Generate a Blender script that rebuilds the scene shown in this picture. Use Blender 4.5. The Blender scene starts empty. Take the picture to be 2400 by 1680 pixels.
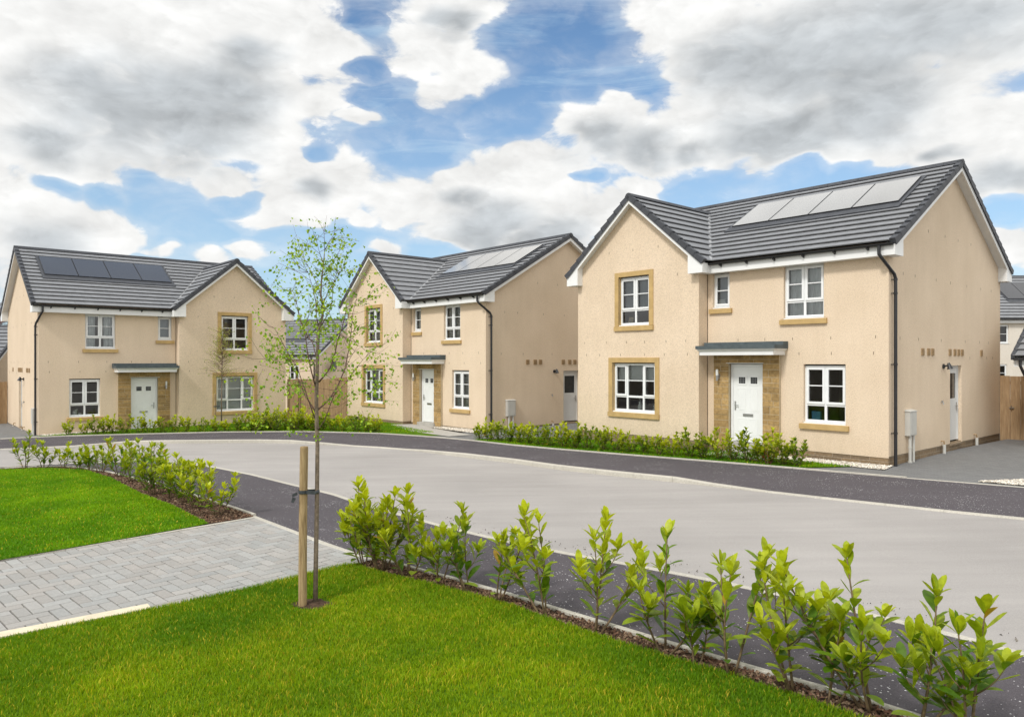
import bpy, bmesh, math, random
import numpy as np
from mathutils import Vector, Matrix
R = math.radians
scene = bpy.context.scene
COL = scene.collection
random.seed(7)

# ------------------------------------------------------------------ terrain
GX, G0 = .0125, -.11
def G(x, y):
    cx = max(-45., min(45., x))
    z = GX*cx + G0
    d2 = (x+15)**2 + (y-54)**2
    z -= 2.0*math.exp(-d2/90.)
    return z

# ------------------------------------------------------------------ object helpers
def tag(o, label=None, cat=None, group=None, kind=None):
    if label: o['label'] = label
    if cat: o['category'] = cat
    if group: o['group'] = group
    if kind: o['kind'] = kind
    return o
def empty(name, loc=(0, 0, 0), rz=0., label=None, cat=None, group=None):
    o = bpy.data.objects.new(name, None); COL.objects.link(o)
    o.location = loc; o.rotation_euler = (0, 0, rz); o.empty_display_size = .2
    return tag(o, label, cat, group)

class MB:
    """collects faces; build() links them as one mesh object"""
    def __init__(s, f=None): s.v = []; s.f = []; s.c = []; s.m = []; s.uv = {}; s.map = f
    def add(s, pts, faces, col=None, mi=0):
        b = len(s.v)
        for p in pts: s.v.append(s.map(*p) if s.map else tuple(p))
        for f in faces: s.f.append([b+i for i in f]); s.c.append(col); s.m.append(mi)
    def poly(s, pts, col=None, mi=0, uv=None):
        if uv: s.uv[len(s.f)] = uv
        s.add(pts, [list(range(len(pts)))], col, mi)
    def box(s, x0, x1, y0, y1, z0, z1, col=None, mi=0):
        s.add([(x0,y0,z0),(x1,y0,z0),(x1,y1,z0),(x0,y1,z0),(x0,y0,z1),(x1,y0,z1),(x1,y1,z1),(x0,y1,z1)],
              [(0,3,2,1),(4,5,6,7),(0,1,5,4),(1,2,6,5),(2,3,7,6),(3,0,4,7)], col, mi)
    def prism(s, base, top, col=None, mi=0):
        n = len(base)
        s.add(list(base)+list(top), [list(range(n))[::-1], list(range(n, 2*n))]+[(i,(i+1)%n,n+(i+1)%n,n+i) for i in range(n)], col, mi)
    def tube(s, path, r, n=8, col=None, mi=0, cap=True):
        P = [Vector(p) for p in path]; m = len(P)
        rs = r if isinstance(r, (list, tuple)) else [r]*m
        pts = []; ref = None
        for i, p in enumerate(P):
            t = (P[min(i+1, m-1)]-P[max(i-1, 0)]).normalized()
            if ref is None:
                ref = Vector((0,0,1)) if abs(t.z) < .9 else Vector((1,0,0))
            a = t.cross(ref).normalized(); b = t.cross(a).normalized(); ref = -b if False else a.cross(t)
            for k in range(n):
                w = 2*math.pi*k/n
                pts.append(p + a*math.cos(w)*rs[i] + b*math.sin(w)*rs[i])
        fs = [(i*n+k, i*n+(k+1)%n, (i+1)*n+(k+1)%n, (i+1)*n+k) for i in range(m-1) for k in range(n)]
        if cap: fs += [tuple(range(n))[::-1], tuple(range((m-1)*n, m*n))]
        s.add(pts, fs, col, mi)
    def build(s, name, mat, parent=None, smooth=False, recalc=True, tri=False):
        me = bpy.data.meshes.new(name)
        me.from_pydata([tuple(v) for v in s.v], [], s.f)
        mats = mat if isinstance(mat, (list, tuple)) else [mat]
        for m in mats: me.materials.append(m)
        if len(mats) > 1: me.polygons.foreach_set('material_index', s.m)
        if any(c is not None for c in s.c):
            at = me.color_attributes.new('Col', 'FLOAT_COLOR', 'CORNER')
            buf = []
            for p, c in zip(me.polygons, s.c):
                c = c or (1, 1, 1)
                for _ in range(p.loop_total): buf += [c[0], c[1], c[2], 1.]
            at.data.foreach_set('color', buf)
        uvl = me.uv_layers.new(name='UVMap'); buf = []
        for i, p in enumerate(me.polygons):
            if i in s.uv:
                for q in s.uv[i]: buf += [q[0], q[1]]
                continue
            n = p.normal; ax = max(range(3), key=lambda k: abs(n[k]))
            for vi in p.vertices:
                c = me.vertices[vi].co
                buf += [(c.x, c.y), (c.x, c.z), (c.y, c.z)][0 if ax == 2 else 1 if ax == 1 else 2]
        uvl.data.foreach_set('uv', buf)
        if recalc or tri:
            bm = bmesh.new(); bm.from_mesh(me)
            if recalc: bmesh.ops.recalc_face_normals(bm, faces=bm.faces[:])
            if tri: bmesh.ops.triangulate(bm, faces=bm.faces[:])
            bm.to_mesh(me); bm.free()
        if smooth: me.polygons.foreach_set('use_smooth', [True]*len(me.polygons))
        o = bpy.data.objects.new(name, me); COL.objects.link(o)
        if parent: o.parent = parent
        return o

def fast_mesh(name, V, quads, tris, cols, mat):
    """numpy arrays to a mesh; cols per vertex"""
    me = bpy.data.meshes.new(name)
    nq, nt = len(quads), len(tris)
    me.vertices.add(len(V)); me.vertices.foreach_set('co', V.astype(np.float32).ravel())
    loops = np.concatenate([quads.ravel(), tris.ravel()]).astype(np.int32)
    me.loops.add(len(loops)); me.loops.foreach_set('vertex_index', loops)
    st = np.concatenate([np.arange(nq)*4, nq*4+np.arange(nt)*3]).astype(np.int32)
    me.polygons.add(nq+nt); me.polygons.foreach_set('loop_start', st)
    me.update(calc_edges=True)
    if cols is not None:
        at = me.color_attributes.new('Col', 'FLOAT_COLOR', 'POINT')
        c4 = np.concatenate([cols, np.ones((len(cols), 1))], 1).astype(np.float32)
        at.data.foreach_set('color', c4.ravel())
    me.materials.append(mat)
    me.polygons.foreach_set('use_smooth', np.ones(nq+nt, bool))
    o = bpy.data.objects.new(name, me); COL.objects.link(o)
    return o

# ------------------------------------------------------------------ materials
def mat(name):
    m = bpy.data.materials.new(name); m.use_nodes = True
    nt = m.node_tree; b = nt.nodes['Principled BSDF']
    return m, nt, b
def N(nt, typ, **kw):
    n = nt.nodes.new(typ)
    for k, v in kw.items():
        if k in n.inputs.keys(): n.inputs[k].default_value = v
        else: setattr(n, k, v)
    return n
def ramp(nt, fac, stops):
    r = nt.nodes.new('ShaderNodeValToRGB'); e = r.color_ramp.elements
    while len(e) > 2: e.remove(e[-1])
    for i, (p, c) in enumerate(stops):
        if i < 2: el = e[i]; el.position = p
        else: el = e.new(p)
        el.color = (*c, 1) if len(c) == 3 else c
    nt.links.new(fac, r.inputs[0]); return r.outputs[0]
def mixc(nt, fac, a, b, mode='MIX'):
    m = nt.nodes.new('ShaderNodeMix'); m.data_type = 'RGBA'; m.blend_type = mode
    for sock, val in ((m.inputs[0], fac), (m.inputs[6], a), (m.inputs[7], b)):
        if isinstance(val, bpy.types.NodeSocket): nt.links.new(val, sock)
        elif isinstance(val, (tuple, list)): sock.default_value = (*val, 1)
        else: sock.default_value = val
    return m.outputs[2]
def noise(nt, co, scale, detail=4, rough=.55):
    n = N(nt, 'ShaderNodeTexNoise', Scale=scale, Detail=detail, Roughness=rough)
    if co: nt.links.new(co, n.inputs['Vector'])
    return n.outputs['Fac']
def bump(nt, b, h, strength, dist):
    n = N(nt, 'ShaderNodeBump', Strength=strength, Distance=dist)
    nt.links.new(h, n.inputs['Height']); nt.links.new(n.outputs[0], b.inputs['Normal'])
def coord(nt, which='Object'):
    return nt.nodes.new('ShaderNodeTexCoord').outputs[which]
def plain(name, c, rough=.5, spec=.5, var=.12, sc=8., metal=0., bmp=0.):
    m, nt, b = mat(name); co = coord(nt)
    f = noise(nt, co, sc, 5)
    col = ramp(nt, f, [(.3, tuple(x*(1-var) for x in c)), (.7, tuple(min(1, x*(1+var)) for x in c))])
    nt.links.new(col, b.inputs['Base Color'])
    b.inputs['Roughness'].default_value = rough; b.inputs['Specular IOR Level'].default_value = spec
    b.inputs['Metallic'].default_value = metal
    if bmp: bump(nt, b, noise(nt, co, sc*6, 4), bmp, .01)
    return m

def render_mat(name, c, dark=.80):
    m, nt, b = mat(name); co = coord(nt)
    speck = noise(nt, co, 42, 3, .7); big = noise(nt, co, .7, 3); mid = noise(nt, co, 14, 3)
    c1 = ramp(nt, speck, [(.38, tuple(x*dark for x in c)), (.55, c)])
    c2 = mixc(nt, 1., c1, ramp(nt, big, [(.3, (.94,.93,.91)), (.7, (1.02,1.02,1.02))]), 'MULTIPLY')
    c3 = mixc(nt, 1., c2, ramp(nt, mid, [(.3, (.96,.95,.94)), (.65, (1,1,1))]), 'MULTIPLY')
    mp = N(nt, 'ShaderNodeMapping'); mp.inputs['Scale'].default_value = (2.6, 2.6, .28); nt.links.new(co, mp.inputs[0])
    stk = noise(nt, mp.outputs[0], 1.5, 5, .6)
    c3 = mixc(nt, 1., c3, ramp(nt, stk, [(.25, (.965,.96,.95)), (.7, (1.015,1.015,1.015))]), 'MULTIPLY')
    sx = nt.nodes.new('ShaderNodeSeparateXYZ'); nt.links.new(co, sx.inputs[0])
    mr = N(nt, 'ShaderNodeMapRange'); nt.links.new(sx.outputs[2], mr.inputs[0]); mr.inputs[1].default_value = .2; mr.inputs[2].default_value = .75; mr.inputs[3].default_value = .35; mr.inputs[4].default_value = 0.
    dn_ = N(nt, 'ShaderNodeMath', operation='MULTIPLY'); nt.links.new(mr.outputs[0], dn_.inputs[0]); nt.links.new(noise(nt, co, 5., 5), dn_.inputs[1])
    c3 = mixc(nt, dn_.outputs[0], c3, (.42, .34, .24))
    nt.links.new(c3, b.inputs['Base Color']); b.inputs['Roughness'].default_value = .95
    b.inputs['Specular IOR Level'].default_value = .15
    bump(nt, b, speck, .55, .012)
    return m
M = {}
M['render'] = render_mat('cream_render', (.785, .640, .478))
M['render_pale'] = render_mat('pale_render', (.80, .74, .65))
M['weep'] = plain('weep_slot', (.12, .09, .06), .9, .1)
M['pvc'] = plain('white_pvc', (.80, .81, .80), .35, .4, .03, 3)
M['fascia'] = plain('white_board', (.78, .78, .76), .4, .4, .04, 2)
M['black'] = plain('black_plastic', (.018, .018, .02), .4, .5, .2)
M['ridge'] = plain('dark_tile', (.055, .058, .066), .6, .4, .2, 5, bmp=.2)
M['sand'] = plain('cast_sandstone', (.50, .345, .15), .9, .15, .12, 6, bmp=.25)
M['lead'] = plain('lead_flashing', (.33, .335, .34), .55, .4, .25, 6)
M['felt'] = plain('canopy_felt', (.085, .105, .11), .7, .3, .25, 6)
M['metal'] = plain('brushed_metal', (.45, .45, .44), .3, .5, .1, 20, 1.)
M['white_door'] = plain('white_door_paint', (.80, .81, .79), .3, .5, .03, 2)
M['grey_door'] = plain('pale_grey_paint', (.66, .66, .64), .4, .4, .05, 2)
M['grp'] = plain('grey_box_plastic', (.50, .49, .45), .5, .4, .06, 4)
M['vent'] = plain('vent_brown', (.34, .23, .12), .7, .3, .15, 20)
M['cloth'] = plain('sheer_cloth', (.72, .73, .74), .9, .1, .1, 5)
M['grey_cloth'] = plain('grey_cloth', (.30, .33, .36), .9, .1, .1, 5)
M['blind'] = plain('blind_white', (.74, .75, .74), .7, .2, .06, 3)
M['room'] = plain('room_paint', (.40, .37, .32), .9, .1, .2, 2)
M['blue'] = plain('blue_card', (.10, .33, .52), .6, .3, .15, 12)
M['china'] = plain('white_china', (.72, .73, .70), .25, .5, .1, 25)
M['frame_wood'] = plain('pale_wood', (.62, .50, .32), .5, .3, .15, 12)
M['bark'] = plain('tree_bark', (.20, .155, .115), .85, .2, .35, 30, bmp=.4)
M['twig'] = plain('twig_bark', (.17, .10, .085), .8, .2, .3, 30)
M['stem'] = plain('shrub_stem', (.16, .11, .06), .7, .3, .4, 25)
M['strap'] = plain('rubber_strap', (.05, .055, .06), .6, .3, .3, 20)
M['soil'] = plain('bed_soil', (.075, .048, .032), .95, .1, .5, 30, bmp=.6)
M['step'] = plain('concrete_slab', (.42, .40, .36), .9, .15, .12, 10, bmp=.2)
M['dish'] = plain('dish_grey', (.13, .13, .13), .5, .4, .1)

def col_mat(name, rough=.8, spec=.2, var=.2, sc=30, bmp=.3, transl=0., tint=(1,1,1)):
    m, nt, b = mat(name); co = coord(nt)
    at = nt.nodes.new('ShaderNodeVertexColor'); at.layer_name = 'Col'
    f = noise(nt, co, sc, 4)
    c = mixc(nt, 1., at.outputs[0], ramp(nt, f, [(.3, (1-var,)*3), (.7, (1+var,)*3)]), 'MULTIPLY')
    nt.links.new(c, b.inputs['Base Color'])
    b.inputs['Roughness'].default_value = rough; b.inputs['Specular IOR Level'].default_value = spec
    if bmp: bump(nt, b, f, bmp, .01)
    if transl:
        out = nt.nodes['Material Output']; t = nt.nodes.new('ShaderNodeBsdfTranslucent')
        ct = mixc(nt, 1., c, (1.5, 1.4, .5), 'MULTIPLY'); nt.links.new(ct, t.inputs[0])
        ms = nt.nodes.new('ShaderNodeMixShader'); ms.inputs[0].default_value = transl
        nt.links.new(b.outputs[0], ms.inputs[1]); nt.links.new(t.outputs[0], ms.inputs[2])
        nt.links.new(ms.outputs[0], out.inputs[0])
    return m
M['rubble'] = col_mat('rubble_stone', .9, .15, .22, 14, .6)
M['pavers'] = col_mat('block_paver', .85, .2, .10, 40, .25)
M['leaf'] = col_mat('laurel_leaf', .46, .4, .22, 26, 0, .34)
M['birch_leaf'] = col_mat('birch_leaf_green', .45, .4, .1, 30, 0, .35)
M['grass'] = col_mat('grass_blade', .6, .25, .08, 3, 0, .3)
M['chip'] = col_mat('bark_chip', .9, .1, .2, 60, 0)
M['pebble'] = col_mat('white_pebble', .85, .2, .1, 60, 0)
M['wood'] = None

def wood_mat(name, a, bcol, sc=(9, 9, .8)):
    m, nt, b = mat(name); co = coord(nt)
    mp = N(nt, 'ShaderNodeMapping'); mp.inputs['Scale'].default_value = sc; nt.links.new(co, mp.inputs[0])
    f = noise(nt, mp.outputs[0], 3., 6, .65)
    nt.links.new(ramp(nt, f, [(.3, a), (.7, bcol)]), b.inputs['Base Color']); b.inputs['Roughness'].default_value = .85
    b.inputs['Specular IOR Level'].default_value = .15
    bump(nt, b, f, .35, .01); return m
M['wood'] = wood_mat('fence_timber', (.27, .17, .09), (.45, .31, .175))
M['post'] = wood_mat('stake_timber', (.19, .125, .06), (.47, .34, .185), (18, 18, 1.4))

def roof_mat():
    m, nt, b = mat('roof_tile'); uv = coord(nt, 'UV')
    br = N(nt, 'ShaderNodeTexBrick', Scale=1.); nt.links.new(uv, br.inputs['Vector'])
    br.inputs['Color1'].default_value = (.225, .230, .240, 1); br.inputs['Color2'].default_value = (.198, .203, .212, 1)
    br.inputs['Mortar'].default_value = (.155, .155, .158, 1)
    br.inputs['Brick Width'].default_value = .33; br.inputs['Row Height'].default_value = .34
    br.inputs['Mortar Size'].default_value = .006; br.inputs['Mortar Smooth'].default_value = .3
    f = noise(nt, uv, 5., 5); c = mixc(nt, 1., br.outputs[0], ramp(nt, f, [(.3, (.88,.88,.88)), (.7, (1.1,1.1,1.1))]), 'MULTIPLY')
    nt.links.new(c, b.inputs['Base Color']); b.inputs['Roughness'].default_value = .55
    b.inputs['Specular IOR Level'].default_value = .45
    bump(nt, b, noise(nt, uv, 60., 3), .15, .006); return m
M['roof'] = roof_mat()
def base_mat():
    m, nt, b = mat('base_stone'); uv = coord(nt, 'UV')
    br = N(nt, 'ShaderNodeTexBrick', Scale=1.); nt.links.new(uv, br.inputs['Vector'])
    br.inputs['Color1'].default_value = (.26, .18, .10, 1); br.inputs['Color2'].default_value = (.18, .13, .08, 1)
    br.inputs['Mortar'].default_value = (.30, .24, .17, 1); br.inputs['Brick Width'].default_value = .44
    br.inputs['Row Height'].default_value = .105; br.inputs['Mortar Size'].default_value = .008
    f = noise(nt, uv, 18., 5); c = mixc(nt, 1., br.outputs[0], ramp(nt, f, [(.3, (.75,.75,.75)), (.7, (1.15,1.15,1.15))]), 'MULTIPLY')
    nt.links.new(c, b.inputs['Base Color']); b.inputs['Roughness'].default_value = .9
    bump(nt, b, br.outputs['Fac'], -.5, .01); return m
M['base'] = base_mat()

def glass_mat():
    m, nt, b = mat('window_glass'); out = nt.nodes['Material Output']; nt.nodes.remove(b)
    t = N(nt, 'ShaderNodeBsdfTransparent'); t.inputs[0].default_value = (.86, .90, .89, 1)
    g = N(nt, 'ShaderNodeBsdfGlossy', Roughness=.01); fr = N(nt, 'ShaderNodeFresnel', IOR=1.8)
    ms = nt.nodes.new('ShaderNodeMixShader'); L = nt.links.new
    L(fr.outputs[0], ms.inputs[0]); L(t.outputs[0], ms.inputs[1]); L(g.outputs[0], ms.inputs[2]); L(ms.outputs[0], out.inputs[0])
    return m
M['glass'] = glass_mat()
def panel_mat():
    m, nt, b = mat('solar_glass'); out = nt.nodes['Material Output']
    b.inputs['Base Color'].default_value = (.035, .036, .042, 1); b.inputs['Roughness'].default_value = .4
    g = N(nt, 'ShaderNodeBsdfGlossy', Roughness=.07); g.inputs[0].default_value = (.96, .945, .915, 1)
    lw = N(nt, 'ShaderNodeLayerWeight', Blend=.5); mr = N(nt, 'ShaderNodeMapRange'); mr.interpolation_type = 'SMOOTHSTEP'
    nt.links.new(lw.outputs['Facing'], mr.inputs[0])
    for i, v in ((1, .53), (2, .87), (3, .03), (4, .82)): mr.inputs[i].default_value = v
    ms = nt.nodes.new('ShaderNodeMixShader'); nt.links.new(mr.outputs[0], ms.inputs[0]); nt.links.new(b.outputs[0], ms.inputs[1]); nt.links.new(g.outputs[0], ms.inputs[2]); nt.links.new(ms.outputs[0], out.inputs[0])
    return m
M['solar'] = panel_mat()

def road_mat(name, a, bc, speck=None, sp_scale=22., sp_size=.08, rough=.9, fine=90):
    m, nt, b = mat(name); co = coord(nt)
    f = noise(nt, co, fine, 4, .7); big = noise(nt, co, .35, 4)
    mp = N(nt, 'ShaderNodeMapping'); mp.inputs['Scale'].default_value = (.25, 2.2, 1); mp.inputs['Rotation'].default_value = (0, 0, R(48)); nt.links.new(co, mp.inputs[0])
    st = noise(nt, mp.outputs[0], 1.6, 5)
    c = ramp(nt, f, [(.32, a), (.68, bc)])
    c = mixc(nt, 1., c, ramp(nt, big, [(.3, (.9,.9,.9)), (.7, (1.06,1.06,1.06))]), 'MULTIPLY')
    c = mixc(nt, 1., c, ramp(nt, st, [(.3, (.93,.93,.93)), (.7, (1.04,1.04,1.04))]), 'MULTIPLY')
    if speck:
        v = N(nt, 'ShaderNodeTexVoronoi', Scale=sp_scale); nt.links.new(co, v.inputs['Vector'])
        sz = noise(nt, co, 1.3, 3)
        th = N(nt, 'ShaderNodeMath', operation='MULTIPLY_ADD'); nt.links.new(sz, th.inputs[0]); th.inputs[1].default_value = sp_size*2.4; th.inputs[2].default_value = -sp_size*.45
        cr = nt.nodes.new('ShaderNodeSeparateColor'); nt.links.new(v.outputs['Color'], cr.inputs[0])
        t2 = N(nt, 'ShaderNodeMath', operation='MULTIPLY'); nt.links.new(th.outputs[0], t2.inputs[0]); nt.links.new(cr.outputs[0], t2.inputs[1])
        lt = N(nt, 'ShaderNodeMath', operation='LESS_THAN'); nt.links.new(v.outputs['Distance'], lt.inputs[0]); nt.links.new(t2.outputs[0], lt.inputs[1])
        c = mixc(nt, lt.outputs[0], c, speck)
    nt.links.new(c, b.inputs['Base Color']); b.inputs['Roughness'].default_value = rough
    b.inputs['Specular IOR Level'].default_value = .25
    bump(nt, b, f, .35, .008); return m
M['road'] = road_mat('road_asphalt', (.312, .292, .275), (.415, .390, .366), fine=85)
M['footway'] = road_mat('footway_asphalt', (.058, .051, .056), (.122, .109, .117), (.60, .59, .58), 29., .28)
M['kerb'] = road_mat('kerb_concrete', (.40, .37, .31), (.58, .55, .48), fine=40)
M['greypave'] = None
def pave_mat():
    m, nt, b = mat('grey_paving'); co = coord(nt)
    mp = N(nt, 'ShaderNodeMapping'); mp.inputs['Rotation'].default_value = (0, 0, R(48)); nt.links.new(co, mp.inputs[0])
    br = N(nt, 'ShaderNodeTexBrick', Scale=1.); nt.links.new(mp.outputs[0], br.inputs['Vector'])
    br.inputs['Color1'].default_value = (.185, .185, .18, 1); br.inputs['Color2'].default_value = (.15, .15, .147, 1)
    br.inputs['Mortar'].default_value = (.09, .09, .095, 1); br.inputs['Brick Width'].default_value = .2
    br.inputs['Row Height'].default_value = .1; br.inputs['Mortar Size'].default_value = .004
    nt.links.new(br.outputs[0], b.inputs['Base Color']); b.inputs['Roughness'].default_value = .85; return m
M['greypave'] = pave_mat()
def lawn_mat():
    m, nt, b = mat('lawn_turf'); co = coord(nt)
    f = noise(nt, co, 60, 4); big = noise(nt, co, .9, 4)
    c = ramp(nt, f, [(.3, (.06, .13, .006)), (.7, (.12, .22, .012))])
    c = mixc(nt, 1., c, ramp(nt, big, [(.3, (.8,.85,.8)), (.7, (1.15,1.1,1))]), 'MULTIPLY')
    nt.links.new(c, b.inputs['Base Color']); b.inputs['Roughness'].default_value = .9; b.inputs['Specular IOR Level'].default_value = .1
    bump(nt, b, f, .6, .03); return m
M['lawn'] = lawn_mat()
M['earth'] = plain('bare_earth', (.115, .10, .075), .95, .1, .3, .5)
M['gravel'] = plain('pale_gravel', (.60, .55, .46), .9, .2, .35, 60, bmp=.8)
M['joint'] = plain('joint_sand', (.14, .13, .115), .95, .1, .25, 60)

# ------------------------------------------------------------------ the two-storey house
a_, b_, p_, D_ = 4.863, 4.584, .414, 8.373
L_ = a_+b_
EZ, RZ, RW, OV, VO = 5.169, 7.753, 7.381, .313, .242
MS = (RZ-EZ)/(D_/2+OV); MW = (RW-EZ)/(b_/2+OV)
UM = a_+b_/2
BZ = .238

def wall_grid(mb, org, du, u0, u1, z0, z1, holes, depth, nrm):
    """rectangular wall with openings and reveals. point = org + du*u + z ; nrm = inward"""
    us = sorted({u0, u1, *[h[0] for h in holes], *[h[1] for h in holes]})
    zs = sorted({z0, z1, *[h[2] for h in holes], *[h[3] for h in holes]})
    P = lambda u, z, d=0.: (org[0]+du[0]*u+nrm[0]*d, org[1]+du[1]*u+nrm[1]*d, z)
    for i in range(len(us)-1):
        for j in range(len(zs)-1):
            cu, cz = (us[i]+us[i+1])/2, (zs[j]+zs[j+1])/2
            if any(h[0] < cu < h[1] and h[2] < cz < h[3] for h in holes): continue
            mb.poly([P(us[i], zs[j]), P(us[i+1], zs[j]), P(us[i+1], zs[j+1]), P(us[i], zs[j+1])])
    for (a, b, c, d) in holes:
        q = [(a, c), (b, c), (b, d), (a, d)]
        for k in range(4):
            (x0, w0), (x1, w1) = q[k], q[(k+1) % 4]
            mb.poly([P(x0, w0), P(x1, w1), P(x1, w1, depth), P(x0, w0, depth)])

def clip(poly, axis, val, keep_ge):
    out = []
    n = len(poly)
    for i in range(n):
        p, q = poly[i], poly[(i+1) % n]
        ip = (p[axis] >= val-1e-9) if keep_ge else (p[axis] <= val+1e-9)
        iq = (q[axis] >= val-1e-9) if keep_ge else (q[axis] <= val+1e-9)
        if ip: out.append(p)
        if ip != iq:
            t = (val-p[axis])/(q[axis]-p[axis])
            out.append((p[0]+(q[0]-p[0])*t, p[1]+(q[1]-p[1])*t))
    return out
GA = .34
def courses(mb, poly, O, es, et):
    """stepped tile courses on a convex roof polygon in (s, t); O origin, es along the eave, et up the slope"""
    O, es, et = Vector(O), Vector(es), Vector(et)
    n = es.cross(et); n = n if n.z > 0 else -n
    tmin = min(p[1] for p in poly); tmax = max(p[1] for p in poly)
    k = int(math.floor(tmin/GA+1e-6))
    while k*GA < tmax-1e-6:
        c = clip(clip(poly, 1, k*GA, True), 1, (k+1)*GA+.05, False)
        if len(c) >= 3:
            top = []; bot = []; uv = []
            for (s, t) in c:
                q = (t-k*GA)/GA; h = .004+.048*(1-q)
                top.append(O+es*s+et*t+n*h); bot.append(O+es*s+et*t+n*(h-.028)); uv.append((s, t))
            mb.poly(top, uv=uv); mb.poly(bot[::-1], uv=uv[::-1])
            m = len(c)
            for i in range(m):
                j = (i+1) % m
                mb.poly([bot[i], bot[j], top[j], top[i]], uv=[uv[i], uv[j], uv[j], uv[i]])
        k += 1

def window(parent, u0, u1, z0, z1, vface, cols, f, kind='casement', name='window', sill=True, up=(0, -1), content=None):
    """white frame in the plane v = vface (outer face), openings by column fractions"""
    mb = MB(f); W = u1-u0; H = z1-z0; T = .055
    d0, d1 = vface, vface+.07
    z0b = z0+.035 if sill else z0
    zt = z0b+(H)*.30 if kind == 'casement' else None
    B = lambda a, b, c, d, e=d0, g=d1: mb.box(a, b, e, g, c, d)
    B(u0, u1, z1-T, z1); B(u0, u1, z0b, z0b+T); B(u0, u0+T, z0b+T, z1-T); B(u1-T, u1, z0b+T, z1-T)
    xs = [u0]
    acc = 0
    for c in cols: acc += c; xs.append(u0+W*acc)
    for x in xs[1:-1]: B(x-T*.55, x+T*.55, z0b+T, z1-T, d0-.002)
    panes = []
    for i in range(len(cols)):
        a = xs[i]+(T if i == 0 else T*.55); b = xs[i+1]-(T if i == len(cols)-1 else T*.55)
        if kind == 'casement':
            B(a, b, zt-.03, zt+.03, d0+.003)
            sash = not (len(cols) == 3 and i == 1)
            lo, hi = zt+.03, z1-T
            if sash:
                s = .045; e0 = d0-.022
                B(a-.012, b+.012, hi-s, hi+.012, e0, d0+.02); B(a-.012, b+.012, lo-.012, lo+s, e0, d0+.02)
                B(a-.012, a+s, lo+s, hi-s, e0, d0+.02); B(b-s, b+.012, lo+s, hi-s, e0, d0+.02)
                a2, b2, lo2, hi2 = a+s, b-s, lo+s, hi-s
            else: a2, b2, lo2, hi2 = a, b, lo, hi
            zm = (lo2+hi2)/2
            B(a2, b2, zm-.013, zm+.013, d0+.008, d0+.05)
            panes += [(a2, b2, lo2, hi2), (a, b, z0b+T, zt-.03)]
        else:
            lo, hi = z0b+T, z1-T; s = .04; e0 = d0-.02
            B(a-.01, b+.01, hi-s, hi+.01, e0, d0+.02); B(a-.01, b+.01, lo-.01, lo+s, e0, d0+.02)
            B(a-.01, a+s, lo+s, hi-s, e0, d0+.02); B(b-s, b+.01, lo+s, hi-s, e0, d0+.02)
            zm = (lo+hi)/2; B(a+s, b-s, zm-.013, zm+.013, d0+.008, d0+.05)
            panes += [(a+s, b-s, lo+s, hi-s)]
    w = mb.build(name, M['pvc'], parent)
    g = MB(f)
    flip = f is not None and f(1, 0, 0)[0] < 0
    for (a, b, c, d) in panes:
        q = [(a, d0+.03, c), (b, d0+.03, c), (b, d0+.03, d), (a, d0+.03, d)]; g.poly(q[::-1] if flip else q)
    g.build('pane', M['glass'], w, recalc=False)
    if sill:
        s = MB(f); s.prism([(u0-.05, d0-.09, z0), (u1+.05, d0-.09, z0), (u1+.05, d1, z0), (u0-.05, d1, z0)],
                           [(u0-.05, d0-.09, z0+.022), (u1+.05, d0-.09, z0+.022), (u1+.05, d1, z0+.034), (u0-.05, d1, z0+.034)])
        s.build('sill', M['pvc'], w)
    # what hangs behind the glass
    vi = d1+.06
    if content in ('curtains', 'sheer'):
        c = MB(f)
        spans = [(u0+.04, u0+W*.36), (u1-W*.36, u1-.04)] if content == 'curtains' else [(u0+.04, u1-.04)]
        for (x0, x1) in spans:
            nn = max(8, int((x1-x0)/.03))
            for k in range(nn):
                xa, xb = x0+(x1-x0)*k/nn, x0+(x1-x0)*(k+1)/nn
                ya, yb = vi+.025*math.sin(k*1.25+x0*7)+.012*math.sin(k*2.9), vi+.025*math.sin((k+1)*1.25+x0*7)+.012*math.sin((k+1)*2.9)
                c.poly([(xa, ya, z0), (xb, yb, z0), (xb, yb, z1), (xa, ya, z1)])
        c.build('curtain', M['cloth'], w, smooth=True, recalc=False)
    elif content in ('roller', 'half_roller'):
        c = MB(f); zl = z0+.03 if content == 'roller' else z0b+(H)*.62
        c.box(u0+.05, u1-.05, vi, vi+.006, zl, z1-.03); c.box(u0+.05, u1-.05, vi-.006, vi+.012, zl-.02, zl)
        c.build('blind', M['blind'], w)
    elif content == 'grey_roller':
        c = MB(f); zl = zt+.03 if zt else z0+.02
        c.box(u0+.05, u1-.05, vi, vi+.006, zl, z1-.03); c.box(u0+.05, u1-.05, vi-.006, vi+.012, zl-.02, zl)
        c.build('blind', M['grey_cloth'], w)
    elif content in ('venetian', 'slats_dark'):
        c = MB(f); k = z0+.04; st = .056
        while k < z1-.05:
            c.prism([(u0+.05, vi-.012, k), (u1-.05, vi-.012, k), (u1-.05, vi+.012, k+.040), (u0+.05, vi+.012, k+.040)],
                    [(u0+.05, vi-.015, k+.002), (u1-.05, vi-.015, k+.002), (u1-.05, vi+.009, k+.042), (u0+.05, vi+.009, k+.042)]); k += st
        for x in (u0+W*.2, u0+W*.5, u0+W*.8): c.box(x-.006, x+.006, vi-.024, vi-.02, z0+.03, z1-.04)
        c.build('blind', M['blind'], w)
    return w

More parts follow.
